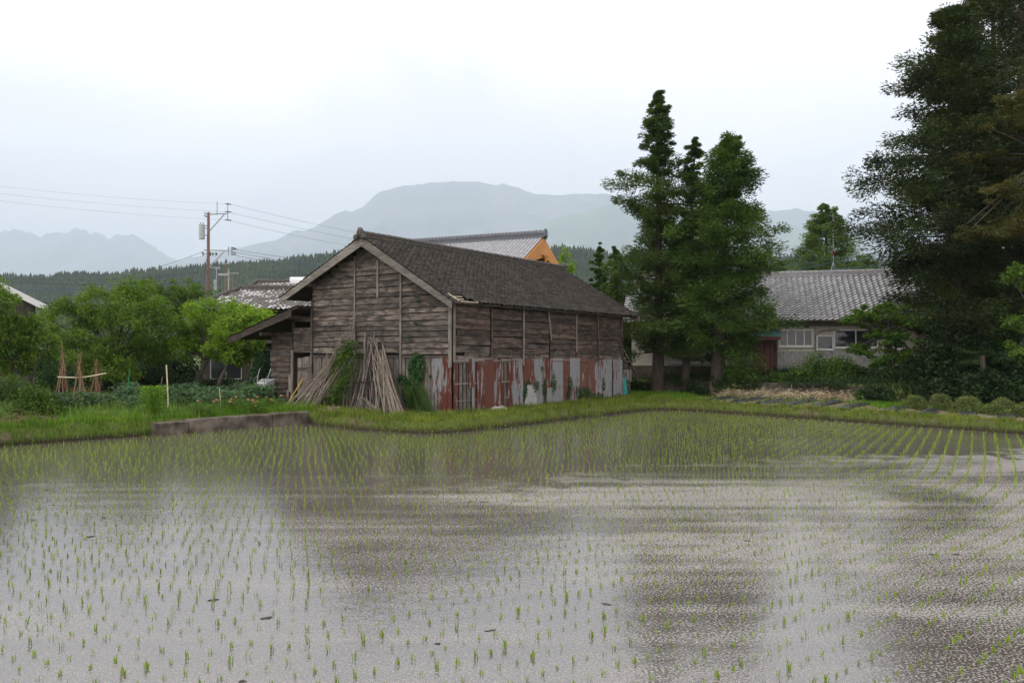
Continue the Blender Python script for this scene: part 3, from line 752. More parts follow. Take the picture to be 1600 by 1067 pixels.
# skirting of the long side: sheets (from, to, foot, top, rust, brown)
x = 0.15
while x < 12.5:                      # grey boards behind, seen through the gaps
    vboard(barn, sf, x, x + 0.16, -0.1, 1.85, M['board_grey'], 'board', 0.004, 0.016)
    x += random.uniform(0.19, 0.24)
for z_ in (0.42, 1.02, 1.78):
    MB().box(0.1, 3.4, -0.055, -0.022, z_, z_ + 0.05).build('rail', M['wood_pale'], barn, grain='x')
SHEETS = [(0.02, 0.30, -0.10, 1.95, 0.72, 0.2), (0.84, 1.06, 0.95, 1.86, 0.78, 0.0), (1.03, 1.16, -0.08, 1.86, 0.10, 0.0), (1.14, 1.36, -0.05, 1.86, 0.85, 0.0),
          (1.32, 1.86, -0.02, 1.80, 0.62, 0.0), (1.80, 2.36, 0.02, 1.84, 0.86, 0.4), (2.30, 2.62, 0.05, 1.90, 0.50, 0.0), (2.58, 2.86, -0.05, 1.86, 0.64, 0.0), (2.84, 3.02, -0.05, 0.9, 0.75, 0.0),
          (3.22, 3.60, -0.06, 1.86, 0.72, 0.0), (3.56, 4.28, -0.05, 1.85, 0.40, 0.0), (4.30, 5.02, 0.95, 1.86, 0.74, 0.3), (4.95, 5.72, -0.02, 1.84, 0.24, 0.0), (5.70, 6.44, 0.62, 1.85, 0.66, 0.0),
          (5.95, 6.45, -0.05, 0.66, 0.28, 0.0), (6.38, 7.38, -0.05, 1.84, 0.20, 0.0), (7.30, 7.86, -0.04, 1.86, 0.85, 0.5), (7.80, 8.60, 0.75, 1.86, 0.25, 0.0), (7.84, 8.62, -0.05, 0.80, 0.42, 0.2),
          (8.62, 9.25, -0.05, 1.84, 0.72, 0.9), (9.20, 9.95, -0.04, 1.80, 0.78, 0.8), (9.90, 10.75, -0.05, 1.74, 0.40, 0.0), (10.72, 11.60, -0.05, 1.78, 0.30, 0.0), (11.70, 12.66, -0.05, 1.76, 0.36, 0.0)]
for i, (x0, x1, z0, z1, ru, br) in enumerate(SHEETS):
    sheet(barn, sf, x0, x1, z0 - 0.05, z1 + 0.06, ru, br, n0=0.045 + 0.018 * (i % 3), lean=random.uniform(-0.025, 0.025), curl=0.10 if i in (1, 11, 21) else 0.0)
o = MB().hexa([(4.30, -0.10, -0.05), (5.25, -0.10, -0.05), (5.25, -0.125, -0.05), (4.30, -0.125, -0.05), (4.55, -0.07, 0.95), (5.0, -0.07, 0.95), (5.0, -0.095, 0.95), (4.55, -0.095, 0.95)]).build('patch_panel', M['block'], barn)
# roof decks, rafters, tiles
sr = Vector((0, APY - EAVE_R[0], APZ - EAVE_R[1])); slr = sr.length; sr.normalize()
sl = Vector((0, APY - EAVE_L[0], APZ - EAVE_L[1])); sll = sl.length; sl.normalize()
RX0, RX1 = -0.50, 13.9
deck = MB()
deck.prism([(RX0 + 0.08, -0.25, 3.90), (RX0 + 0.08, APY, APZ - 0.03), (RX0 + 0.08, APY, APZ - 0.08), (RX0 + 0.08, -0.25, 3.85)], (RX1 - RX0 - 0.16, 0, 0))
deck.build('roof_deck', M['wood_dark'], barn, grain='x')
deck = MB()
deck.prism([(RX0 + 0.08, EAVE_L[0] - 0.1, 4.36), (RX0 + 0.08, APY, APZ - 0.035), (RX0 + 0.08, APY, APZ - 0.085), (RX0 + 0.08, EAVE_L[0] - 0.1, 4.31)], (RX1 - RX0 - 0.16, 0, 0))
deck.build('roof_deck', M['wood_dark'], barn, grain='x')
tile_roof('roof_tiles', (RX0, EAVE_R[0], EAVE_R[1]), (1, 0, 0), sr, RX1 - RX0, slr, 0.27, 0.235, M['barn_tile'], barn, lip=0.034, skip=lambda c, r, nc, nr: (c in (1, 2, 3) and r < 2) or (c == 4 and r == 0), jit=0.011, amp=0.04, seed=3)
tile_roof('roof_tiles', (RX0, EAVE_L[0], EAVE_L[1]), (1, 0, 0), sl, RX1 - RX0, sll, 0.27, 0.235, M['barn_tile'], barn, jit=0.011, amp=0.04, seed=4)
rd = MB()
rd.box(RX0, RX1, APY - 0.13, APY + 0.13, APZ - 0.02, APZ + 0.13)
x = RX0
while x < RX1 - 0.1:
    l_ = 0.29; pts = []
    n0 = len(rd.v)
    for q in (0, 1):
        for k in range(6):
            a = math.pi * k / 5
            rd.v.append((x + q * (l_ + 0.02), APY + (0.15 + 0.012 * (1 - q)) * math.cos(a), APZ + 0.12 + (0.10 + 0.012 * (1 - q)) * math.sin(a) + random.uniform(-0.006, 0.006)))
    for k in range(5): rd.f.append((n0 + k, n0 + k + 1, n0 + 7 + k, n0 + 6 + k))
    rd.f.append(tuple(n0 + k for k in range(6)))
    x += l_
rd.build('ridge', M['ridge_tile'], barn)
orn = MB(); orn.ball((RX0 - 0.02, APY, APZ + 0.14), 0.12, 0.17, 0.19, 10, 7, 0.15); orn.ball((RX0 - 0.04, APY + 0.2, APZ - 0.02), 0.09, 0.13, 0.12, 8, 6, 0.1); orn.ball((RX0 - 0.04, APY - 0.2, APZ - 0.02), 0.09, 0.13, 0.12, 8, 6, 0.1)
orn.build('ridge_end_tile', M['ridge_tile'], barn)
orn = MB(); orn.ball((RX1 + 0.02, APY, APZ + 0.14), 0.13, 0.22, 0.24, 10, 7, 0.12); orn.build('ridge_end_tile', M['ridge_tile'], barn)
for (xb) in (RX0 + 0.02, RX1 - 0.06):
    for (ey, ez) in ((EAVE_R[0] - 0.02, EAVE_R[1] - 0.02), (EAVE_L[0] + 0.02, EAVE_L[1] - 0.02)):
        mb = MB(); h_ = 0.30
        mb.prism([(xb, ey, ez), (xb, APY, APZ + 0.0), (xb, APY, APZ - h_ - 0.06), (xb, ey, ez - h_ + 0.06)], (0.05, 0, 0))
        mb.build('bargeboard', M['wood_pale'], barn, grain='y')
for x in np.arange(0.3, 13.8, 0.6):
    MB().bar((x, EAVE_R[0] + 0.08, EAVE_R[1] - 0.06), (x, 0.4, EAVE_R[1] + 0.38), 0.05, 0.08).build('rafter', M['wood_dark'], barn, grain='y')
for yp in (0.1, APY, Wd - 0.2):
    zp = roof_z(yp) - 0.22
    MB().box(RX0 + 0.1, 0.1, yp - 0.07, yp + 0.07, zp - 0.14, zp).build('purlin', M['wood_dark'], barn, grain='x')
# broken eave by the corner: pale laths left where tiles slid off
for (p0, p1) in (((0.05, -0.38, 3.93), (1.0, -0.38, 3.93)), ((-0.15, -0.30, 3.99), (0.35, -0.22, 4.03)), ((-0.12, -0.12, 4.10), (0.4, -0.12, 4.12)), ((-0.05, -0.36, 3.95), (-0.1, 0.1, 4.22))):
    MB().bar(p0, p1, 0.05, 0.03).build('lath', M['cream_stake'], barn)
# ---- lean-to on the far left
LT = 9.82
lf = ((0, 0, 0), (0, 1, 0), (-1, 0, 0))
MB().box(0.03, 7.0, 8.45, LT - 0.03, -0.2, 2.98).build('inner_wall', M['wood_dark'], barn, grain='z')
MB().box(0.9, 1.0, 7.2, 8.5, -0.2, 3.0).build('inner_wall', M['dark'], barn)
MB().box(0.03, 7.0, 7.25, 8.45, 2.98, 3.02).build('inner_wall', M['dark'], barn)
nr = 13; z = 0.0
for r in range(nr):
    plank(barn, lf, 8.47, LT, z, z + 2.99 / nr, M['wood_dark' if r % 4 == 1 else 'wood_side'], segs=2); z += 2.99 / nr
for r in range(4):
    plank(barn, lf, 7.32, 8.40, 2.23 + r * 0.235, 2.23 + (r + 1) * 0.235, M['wood'], segs=2)
plank(barn, lf, 7.30, 9.3, 3.40, 3.62, M['wood_side'], segs=2)
MB().bar((0.0, 8.45, 3.0), (0.0, 8.45, 3.45), 0.09, 0.09).build('post', M['wood_dark'], barn, grain='z')
vboard(barn, lf, 8.38, 8.48, -0.05, 2.25, M['wood_pale'], 'door_post', 0.03, 0.06)
MB().box(-0.05, 0.0, 7.28, 8.45, 2.16, 2.24).build('lintel', M['wood'], barn, grain='y')
dr = link('door', None, None, barn); dr.location = (-0.06, 7.22, 0); dr.rotation_euler = (0, 0, R(18))
for i in range(4):
    MB().box(-0.03, 0.0, i * 0.165, i * 0.165 + 0.158, -0.02, 2.02 + 0.03 * i * -1).build('door_board', M['board_grey'], dr, grain='z')
MB().box(-0.05, -0.03, 0.02, 0.64, 1.45, 1.55).build('brace', M['wood'], dr, grain='y')
for (z0, z1, y0) in ((0.55, 1.25, 8.50), (0.05, 0.62, 8.62)):
    vboard(barn, lf, y0, y0 + 0.14, z0, z1, M['wood_pale'], 'loose_board', 0.05, 0.025, 0.02)
# lean-to roof
e0 = (11.75, 2.78); e1 = (7.28, 3.98)
sv = Vector((0, e1[0] - e0[0], e1[1] - e0[1])); svl = sv.length; sv.normalize()
MB().prism([(-0.75, e0[0], e0[1]), (-0.75, e1[0], e1[1]), (-0.75, e1[0], e1[1] - 0.05), (-0.75, e0[0], e0[1] - 0.05)], (9.0, 0, 0)).build('lean_to_deck', M['wood_dark'], barn, grain='x')
tile_roof('roof_tiles', (-0.8, e0[0], e0[1] + 0.02), (1, 0, 0), sv, 9.0, svl, 0.27, 0.235, M['barn_tile'], barn, jit=0.01, amp=0.035, seed=8)
MB().prism([(-0.80, e0[0] - 0.02, e0[1] - 0.0), (-0.80, e1[0] + 0.35, e1[1] - 0.10), (-0.80, e1[0] + 0.35, e1[1] - 0.40), (-0.80, e0[0] - 0.02, e0[1] - 0.24)], (0.05, 0, 0)).build('bargeboard', M['wood_side'], barn, grain='y')
MB().box(-0.7, 0.1, 9.6, 9.75, 2.86, 3.0).build('purlin', M['wood_dark'], barn, grain='x')
MB().box(-0.7, 0.1, 7.9, 8.05, 3.5, 3.65).build('purlin', M['wood_dark'], barn, grain='x')
# ---- small store at the far end
ff = ((L + 0.05, 0.25, 0), (1, 0, 0), (0, -1, 0))
MB().prism([(L + 0.03, 0.27, -0.2), (L + 1.25, 0.27, -0.2), (L + 1.25, 0.27, 1.5), (L + 0.6, 0.27, 2.25), (L + 0.03, 0.27, 2.3)], (0, 2.5, 0)).build('store_core', M['dark'], barn)
for r in range(9):
    z0 = 0.05 + r * 0.21; x1 = 1.15 if z0 < 1.35 else 1.15 - (z0 - 1.35) * 0.8
    plank(barn, ff, 0.0, x1, z0, z0 + 0.21, M['wood'], segs=2, jz=0.02)
sheet(barn, ff, 0.15, 1.35, 0.78, 1.32, 0.40, n0=0.09, jag=0.06)
MB().bar((L + 1.25, 0.2, -0.1), (L + 1.2, 0.2, 1.5), 0.09, 0.09).build('post', M['wood'], barn, grain='z')
for i in range(6):
    MB().box(L + 0.55, L + 1.2, 0.17, 0.20, 0.05 + i * 0.11, 0.09 + i * 0.11).build('slat', M['wood_pale'], barn, grain='x')
# rack of poles jutting out behind the store
rk = empty('drying_rack', bw(L + 1.3, 1.2, 0), BA, 'small broken wooden rack jutting out at the far end of the barn', 'rack')
for (p0, p1, w) in (((-0.4, -0.6, 2.75), (1.55, -0.6, 1.05), 0.09), ((-0.6, -0.6, 2.35), (0.1, -0.6, 2.35), 0.08), ((0.3, -0.6, 1.72), (1.1, -0.6, 1.72), 0.09), ((0.3, -0.6, 1.42), (0.9, -0.6, 1.42), 0.06), ((0.0, -0.6, -0.1), (0.0, -0.6, 2.4), 0.09), ((0.0, -0.55, 1.5), (0.6, -0.55, 2.1), 0.06)):
    MB().bar(p0, p1, w, 0.05, (0, 1, 0)).build('pole', M['wood'], rk, grain='x')
net = MB(); pts = []
for i in range(5):
    for k in range(7):
        pts.append((i * 0.10 + 0.01 * math.sin(k * 2.0 + i), -0.05 * math.sin(i * 1.6 + k * 0.4) - 0.1 * (1 - k / 6), k * 0.17))
net.add(pts, [(i * 7 + k, (i + 1) * 7 + k, (i + 1) * 7 + k + 1, i * 7 + k + 1) for i in range(4) for k in range(6)])
tag(net.build('garden_net', M['teal_net'], None, loc=bw(L + 0.05, 0.02, -0.05), rotz=BA, smooth=True), 'teal green netting hanging beside the small store at the barn end', 'net')

# ------------------------------------------------------------------ new house with cedar gable, behind the barn
A16 = math.pi - R(24)
ap = P(846, 371, 52.0)
GZ = h1(ap.x, ap.y)
nh = empty('house', (ap.x, ap.y, GZ), A16, 'new house with grey tiled roof and orange cedar gable behind the barn', 'house')
hz = ap.z - GZ
HW, DROP, HL = 6.4, 3.45, 12.2
for sgn, nm in ((1, 'front'), (-1, 'rear')):
    s_ = Vector((0, -sgn * HW, DROP)); sl_ = s_.length; s_.normalize()
    tile_roof('roof_tiles', (-0.15, sgn * HW, hz - DROP), (1, 0, 0), s_, HL, sl_, 0.26, 0.24, M['new_tile'], nh, jit=0.002, amp=0.04, seed=12)
    MB().prism([(-0.1, sgn * HW, hz - DROP - 0.02), (-0.1, 0, hz - 0.02), (-0.1, 0, hz - 0.10), (-0.1, sgn * HW, hz - DROP - 0.10)], (HL - 0.1, 0, 0)).build('roof_deck', M['cedar'], nh, grain='x')
    # curved bargeboard
    mb = MB(); up_, lo_ = [], []
    for i in range(9):
        t = i / 8; y_ = sgn * HW * t; z_ = hz - DROP * t
        dep = 0.62 + 0.95 * max(0, 1 - t * 2.4) ** 1.4 * 0.75
        up_.append((y_, z_ - 0.06)); lo_.append((y_, z_ - dep))
    for i in range(8):
        a0, a1, b0_, b1_ = up_[i], up_[i + 1], lo_[i], lo_[i + 1]
        mb.hexa([(-0.22, b0_[0], b0_[1]), (-0.22, b1_[0], b1_[1]), (-0.12, b1_[0], b1_[1]), (-0.12, b0_[0], b0_[1]), (-0.22, a0[0], a0[1]), (-0.22, a1[0], a1[1]), (-0.12, a1[0], a1[1]), (-0.12, a0[0], a0[1])])
    mb.build('bargeboard', M['cedar'], nh, grain='y')
rr = MB()
rr.box(-0.2, HL - 0.1, -0.16, 0.16, hz - 0.05, hz + 0.12); rr.box(-0.2, HL - 0.1, -0.13, 0.13, hz + 0.12, hz + 0.34)
for zr in (0.10, 0.22):
    for i in range(int(HL / 0.13)):
        rr.box(-0.2 + i * 0.13, -0.2 + i * 0.13 + 0.085, -0.18, 0.18, hz + zr, hz + zr + 0.05)
for i in range(int(HL / 0.27)):
    rr.tube([(-0.22 + i * 0.27, 0, hz + 0.36), (-0.22 + i * 0.27 + 0.23, 0, hz + 0.36)], [0.13, 0.115], 8)
rr.build('ridge', M['new_ridge'], nh)
o_ = MB(); o_.ball((-0.3, 0, hz + 0.2), 0.12, 0.28, 0.36, 10, 8, 0.15); o_.build('ridge_end_tile', M['new_ridge'], nh)
g_ = MB(); g_.ball((-0.30, 0, hz - 1.25), 0.08, 0.20, 0.22, 8, 6, 0.1); g_.ball((-0.30, 0, hz - 1.55), 0.07, 0.12, 0.24, 8, 6, 0.1); g_.ball((-0.30, 0.3, hz - 1.2), 0.06, 0.22, 0.09, 8, 6, 0.1); g_.ball((-0.30, -0.3, hz - 1.2), 0.06, 0.22, 0.09, 8, 6, 0.1)
g_.build('gable_ornament', M['cedar'], nh, grain='z')
gw = MB(); gw.prism([(0.95, -5.2, 0), (0.95, 5.2, 0), (0.95, 5.2, hz - 3.15), (0.95, 0, hz - 0.3), (0.95, -5.2, hz - 3.15)], (HL - 1.2, 0, 0)); gw.build('wall', M['cedar'], nh, grain='z')
y = -4.4
while y < 4.4:
    zt = hz - 0.38 - 2.85 / 5.2 * abs(y)
    MB().box(0.91, 0.945, y, y + 0.06, hz - 5.0, zt).build('batten', M['cedar'], nh, grain='z'); y += 0.29
for zb in (hz - 2.2, hz - 3.4):
    MB().box(0.86, 0.905, -4.4 * min(1, (hz - zb) / 3.4), 4.4 * min(1, (hz - zb) / 3.4), zb, zb + 0.22).build('beam', M['cedar'], nh, grain='y')

# ------------------------------------------------------------------ low house on the terrace, right
HA = -R(15)
hr = P(1432, 560, 41.0)
HG = 1.40
def house_frame(): pass
hx_, hy_ = math.cos(HA), math.sin(HA)              # along the front to the right
HLn = 14.6
h0 = Vector((hr.x - hx_ * HLn, hr.y - hy_ * HLn, HG))
rh = empty('house', h0, HA, 'low white house with silver tiled roof on the terrace behind the cedars', 'house')
HD = 6.8; EZ = 2.80; RZ = 5.52; OV = 0.75
wl_ = MB(); wl_.box(0, HLn, 0.05, HD, 0.40, EZ); wl_.prism([(0, 0.05, EZ), (0, HD, EZ), (0, HD / 2, RZ - 0.45)], (HLn, 0, 0)); wl_.build('wall', M['cream'], rh)
MB().box(-0.05, HLn + 0.05, 0.0, HD + 0.05, -0.8, 0.40).build('foundation', M['concrete_dark'], rh)
for sgn in (0, 1):
    yo = -OV if sgn == 0 else HD + OV
    s_ = Vector((0, HD / 2 - yo, RZ - EZ)); sl_ = s_.length; s_.normalize()
    tile_roof('roof_tiles', (-0.5, yo, EZ), (1, 0, 0), s_, HLn + 0.9, sl_, 0.30, 0.255, M['silver_tile'], rh, jit=0.004, amp=0.062, lip=0.055, seed=21 + sgn)
    MB().prism([(-0.45, yo + (0.06 if sgn == 0 else -0.06), EZ - 0.02), (-0.45, HD / 2, RZ - 0.03), (-0.45, HD / 2, RZ - 0.12), (-0.45, yo + (0.06 if sgn == 0 else -0.06), EZ - 0.12)], (HLn + 0.8, 0, 0)).build('roof_deck', M['wood_dark'], rh, grain='x')
rr = MB(); rr.box(-0.5, HLn + 0.4, HD / 2 - 0.14, HD / 2 + 0.14, RZ - 0.05, RZ + 0.16)
i = 0
while -0.5 + i * 0.3 < HLn + 0.3:
    rr.tube([(-0.5 + i * 0.3, HD / 2, RZ + 0.17), (-0.5 + i * 0.3 + 0.28, HD / 2, RZ + 0.17)], [0.14, 0.125], 8); i += 1
rr.build('ridge', plain_mat('silver_ridge', (0.33, 0.33, 0.33), 0.3, 4, 0.6), rh)
MB().tube([(-0.4, -OV - 0.08, EZ - 0.03), (HLn + 0.3, -OV - 0.08, EZ - 0.03)], 0.06, 8).build('gutter', M['wood_dark'], rh, grain='x')
# x along the front for a photograph column, on the front wall
def fx(px):
    k = (px - 800) / F
    return (k * h0.y - h0.x) / (hx_ - k * hy_)
def fz(px, py):
    xx = fx(px); d = h0.y + xx * hy_
    return P(px, py, d).z - HG
def window(parent, px0, px1, py0, py1, bars, name='window', curtain=(0.08, 0.09, 0.10)):
    x0, x1 = fx(px0), fx(px1); pm = (px0 + px1) / 2
    z0, z1 = fz(pm, py1), fz(pm, py0)
    w = MB(); w.box(x0 + 0.04, x1 - 0.04, 0.015, 0.045, z0 + 0.04, z1 - 0.04)
    wo = w.build('window', M['glass'], parent)
    fr = MB(); t_ = 0.055
    fr.box(x0, x1, -0.035, 0.04, z0, z0 + t_); fr.box(x0, x1, -0.035, 0.04, z1 - t_, z1)
    fr.box(x0, x0 + t_, -0.033, 0.038, z0 + t_, z1 - t_); fr.box(x1 - t_, x1, -0.033, 0.038, z0 + t_, z1 - t_)
    for bx in bars: fr.box(x0 + (x1 - x0) * bx - 0.025, x0 + (x1 - x0) * bx + 0.025, -0.03, 0.036, z0 + t_, z1 - t_)
    fr.build('frame', M['alu'], wo)
    MB().box(x0 - 0.05, x1 + 0.05, -0.08, -0.005, z0 - 0.06, z0 - 0.003).build('sill', M['alu'], wo)
    return wo
m, nt, nn, ll, b = new_mat('window_glass')
b.inputs['Base Color'].default_value = (0.035, 0.045, 0.05, 1); b.inputs['Roughness'].default_value = 0.06; b.inputs['Specular IOR Level'].default_value = 0.6
t = N(nn, 'ShaderNodeTexCoord'); n1 = N(nn, 'ShaderNodeTexNoise', Scale=2.0, Detail=3.0); ll.new(t.outputs['Object'], n1.inputs['Vector'])
ll.new(mixc(nn, ll, n1.outputs[0], (0.010, 0.012, 0.014), (0.045, 0.052, 0.055)), b.inputs['Base Color'])
M['glass'] = m
window(rh, 1217, 1270, 515, 541, (0.25, 0.5, 0.75))
window(rh, 1303, 1372, 515, 543, (0.5,))
window(rh, 1276, 1302, 524, 546, ())
window(rh, 1048, 1096, 522, 566, (0.42,)); window(rh, 1102, 1134, 540, 566, (0.5,))
window(rh, 1380, 1412, 516, 545, (0.5,))
# block work below the kitchen windows
bxs = fx(1212); r = 0
for zz_ in np.arange(-0.2, 1.12, 0.20):
    x0 = bxs - (0.2 if r % 2 else 0.0)
    while x0 < fx(1415):
        xa, xb = max(x0, bxs), min(x0 + 0.39, fx(1415))
        if xb - xa > 0.08: MB().box(xa, xb - 0.012, -0.06, 0.04, zz_, zz_ + 0.188).build('block', M['block'], rh)
        x0 += 0.40
    r += 1
# panel joints of the cream siding
for px in range(1010, 1425, 22):
    x_ = fx(px); MB().box(x_ - 0.012, x_ + 0.012, 0.042, 0.055, 1.2, EZ - 0.02).build('siding_joint', M['wood_pale'], rh, grain='z')
MB().box(0, HLn, 0.0, 0.045, 2.52, 2.60).build('trim', M['wood_pale'], rh, grain='x')
MB().box(fx(1160), HLn, -OV + 0.1, 0.04, EZ - 0.12, EZ - 0.06).build('soffit', M['wood_dark'], rh, grain='x')
# entry with teal awning
ex0, ex1 = fx(1176), fx(1213)
dz1 = fz(1190, 527)
d_ = MB().box(ex0, ex1 - 0.12, -0.02, 0.03, 0.0, dz1).build('door', M['red_door'], rh)
MB().box(ex0 + 0.15, ex0 + 0.19, -0.06, -0.02, 0.9, 1.15).build('handle', M['steel'], d_)
for k in range(1, 4): MB().box(ex0 + k * 0.3, ex0 + k * 0.3 + 0.03, -0.028, -0.02, 0.05, dz1 - 0.05).build('door_groove', M['dark'], d_)
MB().box(ex1 - 0.10, ex1 + 0.05, -0.12, 0.04, -0.1, dz1).build('door_post', M['wood_dark'], rh, grain='z')
aw = MB(); n0 = 14
for i in range(n0):
    xa = ex0 - 0.25 + (ex1 - ex0 + 0.45) * i / n0; xb = ex0 - 0.25 + (ex1 - ex0 + 0.45) * (i + 1) / n0; q = 0.02 * (i % 2)
    aw.hexa([(xa, -0.95, dz1 + 0.02 + q), (xb, -0.95, dz1 + 0.02 + 0.02 - q), (xb, 0, dz1 + 0.42), (xa, 0, dz1 + 0.42), (xa, -0.95, dz1 + 0.05 + q), (xb, -0.95, dz1 + 0.05 + 0.02 - q), (xb, 0, dz1 + 0.45), (xa, 0, dz1 + 0.45)])
awo = aw.build('awning', M['teal'], rh)
MB().box(ex0 - 0.22, ex1 + 0.18, -0.93, -0.85, dz1 - 0.16, dz1 + 0.01).build('fascia', M['red_door'], awo)
cb = MB(); cb.tube([(fx(1273), -0.05, 1.3), (fx(1274), -0.06, 2.0), (fx(1280), -0.06, 2.22), (fx(1290), -0.06, 2.3), (fx(1312), -0.06, 2.32)], 0.018, 5); cb.build('cable', M['black'], rh)
MB().box(fx(1257), fx(1264), -0.12, 0.04, 2.46, 2.58).build('vent', M['wood_dark'], rh, grain='x')
# side annex at the right end
MB().box(HLn + 0.02, HLn + 1.6, 1.6, 5.5, 0.0, 2.1).build('annex_wall', plain_mat('pinkish_board', (0.62, 0.46, 0.38), 0.2, 2, 0.8), rh)
MB().prism([(HLn, 1.2, 2.5), (HLn + 1.9, 1.2, 2.15), (HLn + 1.9, 1.2, 2.08), (HLn, 1.2, 2.42)], (0, 4.5, 0)).build('annex_roof', M['wood_dark'], rh, grain='x')
# antenna
an = P(1302, 432, 45.0)
at_ = empty('antenna', (0, 0, 0), 0, 'tall thin antenna mast on the silver tiled roof ridge', 'antenna')
ax_ = fx(1302) ; base_ = h0 + Vector((hx_, hy_, 0)) * (ax_ + 0.45) + Vector((-hy_, hx_, 0)) * (HD / 2) + Vector((0, 0, RZ + 0.25))
at_.location = base_
MB().tube([(0, 0, -0.1), (0, 0, 3.25)], 0.022, 6).build('mast', M['steel'], at_)
for k in range(4):
    a = k * math.pi / 2 + 0.6; MB().tube([(0, 0, 0.55), (0.35 * math.cos(a), 0.35 * math.sin(a), -0.25 - 0.1)], 0.013, 5).build('brace', M['steel'], at_)
    MB().tube([(0, 0, 3.0), (3.2 * math.cos(a), 1.6 * math.sin(a), -0.2 - 1.0 * abs(math.sin(a)))], 0.006, 4).build('guy_wire', M['wire'], at_)
MB().tube([(-0.3, 0, 3.15), (0.3, 0, 3.05)], 0.012, 5).build('boom', M['steel'], at_)
MB().box(-0.05, 0.05, -0.05, 0.05, 0.9, 1.15).build('junction_box', M['red_door'], at_)

# ------------------------------------------------------------------ house with patchy roof, left behind the barn
def hip_house(loc, rot, Lh, Wh, ez, rz, hip, mat, label, seed, wallmat, ridge_mat, tw=0.3):
    hh = empty('house', loc, rot, label, 'house')
    s_ = Vector((0, Wh / 2 + 0.7, rz - ez)); sl_ = s_.length; s_.normalize()
    Lr = Lh + 1.4
    tile_roof('roof_tiles', (-0.7, -0.7, ez), (1, 0, 0), s_, Lr, sl_, tw, 0.26, mat, hh, jit=0.005, amp=0.045, seed=seed, slant=(lambda u, v: u * Lr > v * hip * 0.98 - 0.1))
    s2 = Vector((0, -(Wh / 2 + 0.7), rz - ez)); s2.normalize()
    tile_roof('roof_tiles', (-0.7, Wh + 0.7, ez), (1, 0, 0), s2, Lr, sl_, tw, 0.26, mat, hh, jit=0.005, amp=0.045, seed=seed + 1, slant=(lambda u, v: u * Lr > v * hip * 0.98 - 0.1))
    MB().hexa([(-0.65, -0.65, ez - 0.1), (Lr - 0.75, -0.65, ez - 0.1), (Lr - 0.75, Wh + 0.65, ez - 0.1), (-0.65, Wh + 0.65, ez - 0.1), (hip - 0.7, Wh / 2 - 0.02, rz - 0.03), (Lr - 0.75, Wh / 2 - 0.02, rz - 0.03), (Lr - 0.75, Wh / 2 + 0.02, rz - 0.03), (hip - 0.7, Wh / 2 + 0.02, rz - 0.03)]).build('roof_deck', M['wood_dark'], hh, grain='x')
    rg = MB(); rg.box(hip - 0.8, Lr - 0.7, Wh / 2 - 0.13, Wh / 2 + 0.13, rz - 0.05, rz + 0.14); i = 0
    while hip - 0.8 + i * 0.3 < Lr - 0.8:
        rg.tube([(hip - 0.8 + i * 0.3, Wh / 2, rz + 0.15), (hip - 0.8 + i * 0.3 + 0.28, Wh / 2, rz + 0.15)], [0.14, 0.12], 8); i += 1
    if hip > 0.3:
        for yy in (-0.6, Wh + 0.6): rg.tube([(-0.6, yy, ez + 0.08), (hip - 0.7, Wh / 2, rz + 0.1)], 0.12, 6)
    rg.build('ridge', ridge_mat, hh)
    MB().box(0, Lh, 0, Wh, -0.5, ez - 0.05).build('wall', wallmat, hh, grain='z' if wallmat in (M['wood_dark'], M['wood_side']) else None)
    return hh
lp = P(330, 560, 46.0)
lh = hip_house((lp.x - 0.6, lp.y, 0.45), -R(2), 9.0, 7.0, 4.55, 6.0, 1.6, M['patchy_tile'], 'old house with patchy white and grey tiled roof left of the barn', 31, M['wood_dark'], M['ridge_tile'])
for (x0, x1, z0, z1) in ((0.6, 2.4, 0.6, 2.2), (3.0, 5.2, 0.4, 2.2), (-0.0, 0.02, 0, 0.1)):
    if x1 - x0 < 0.5: continue
    wo = MB().box(x0, x1, -0.03, 0.0, z0, z1).build('window', M['glass'], lh)
    fr = MB(); fr.box(x0, x1, -0.06, -0.032, z0 - 0.06, z0); fr.box(x0, x1, -0.06, -0.032, z1, z1 + 0.06)
    for q in (0, 0.5, 1): fr.box(x0 + (x1 - x0) * q - 0.03, x0 + (x1 - x0) * q + 0.03, -0.055, -0.032, z0, z1)
    fr.build('frame', M['steel'], wo)
MB().box(-0.3, 9, -1.0, 0.0, 2.6, 2.72).build('canopy', M['wood_dark'], lh, grain='x')
lp2 = P(380, 560, 58.0)
hip_house((lp2.x, lp2.y, 0.45), -R(1), 9.0, 6.0, 6.0, 7.45, 0.6, M['patchy_tile'], 'second patchy tiled roof showing just above the nearer old house', 37, M['wood_dark'], M['ridge_tile'])
tk = P(466, 436, 57.0); rt = empty('roof_tank', (tk.x, tk.y, tk.z - 0.45), 0, 'small white solar water tank on the roof left of the barn', 'tank')
tb = MB(); tb.tube([(-0.55, 0, 0.35), (0.55, 0, 0.35)], 0.24, 10); tb.build('tank_body', M['alu'], rt); MB().box(-0.6, 0.6, -0.8, -0.1, 0.05, 0.12).build('panel', M['alu'], rt)
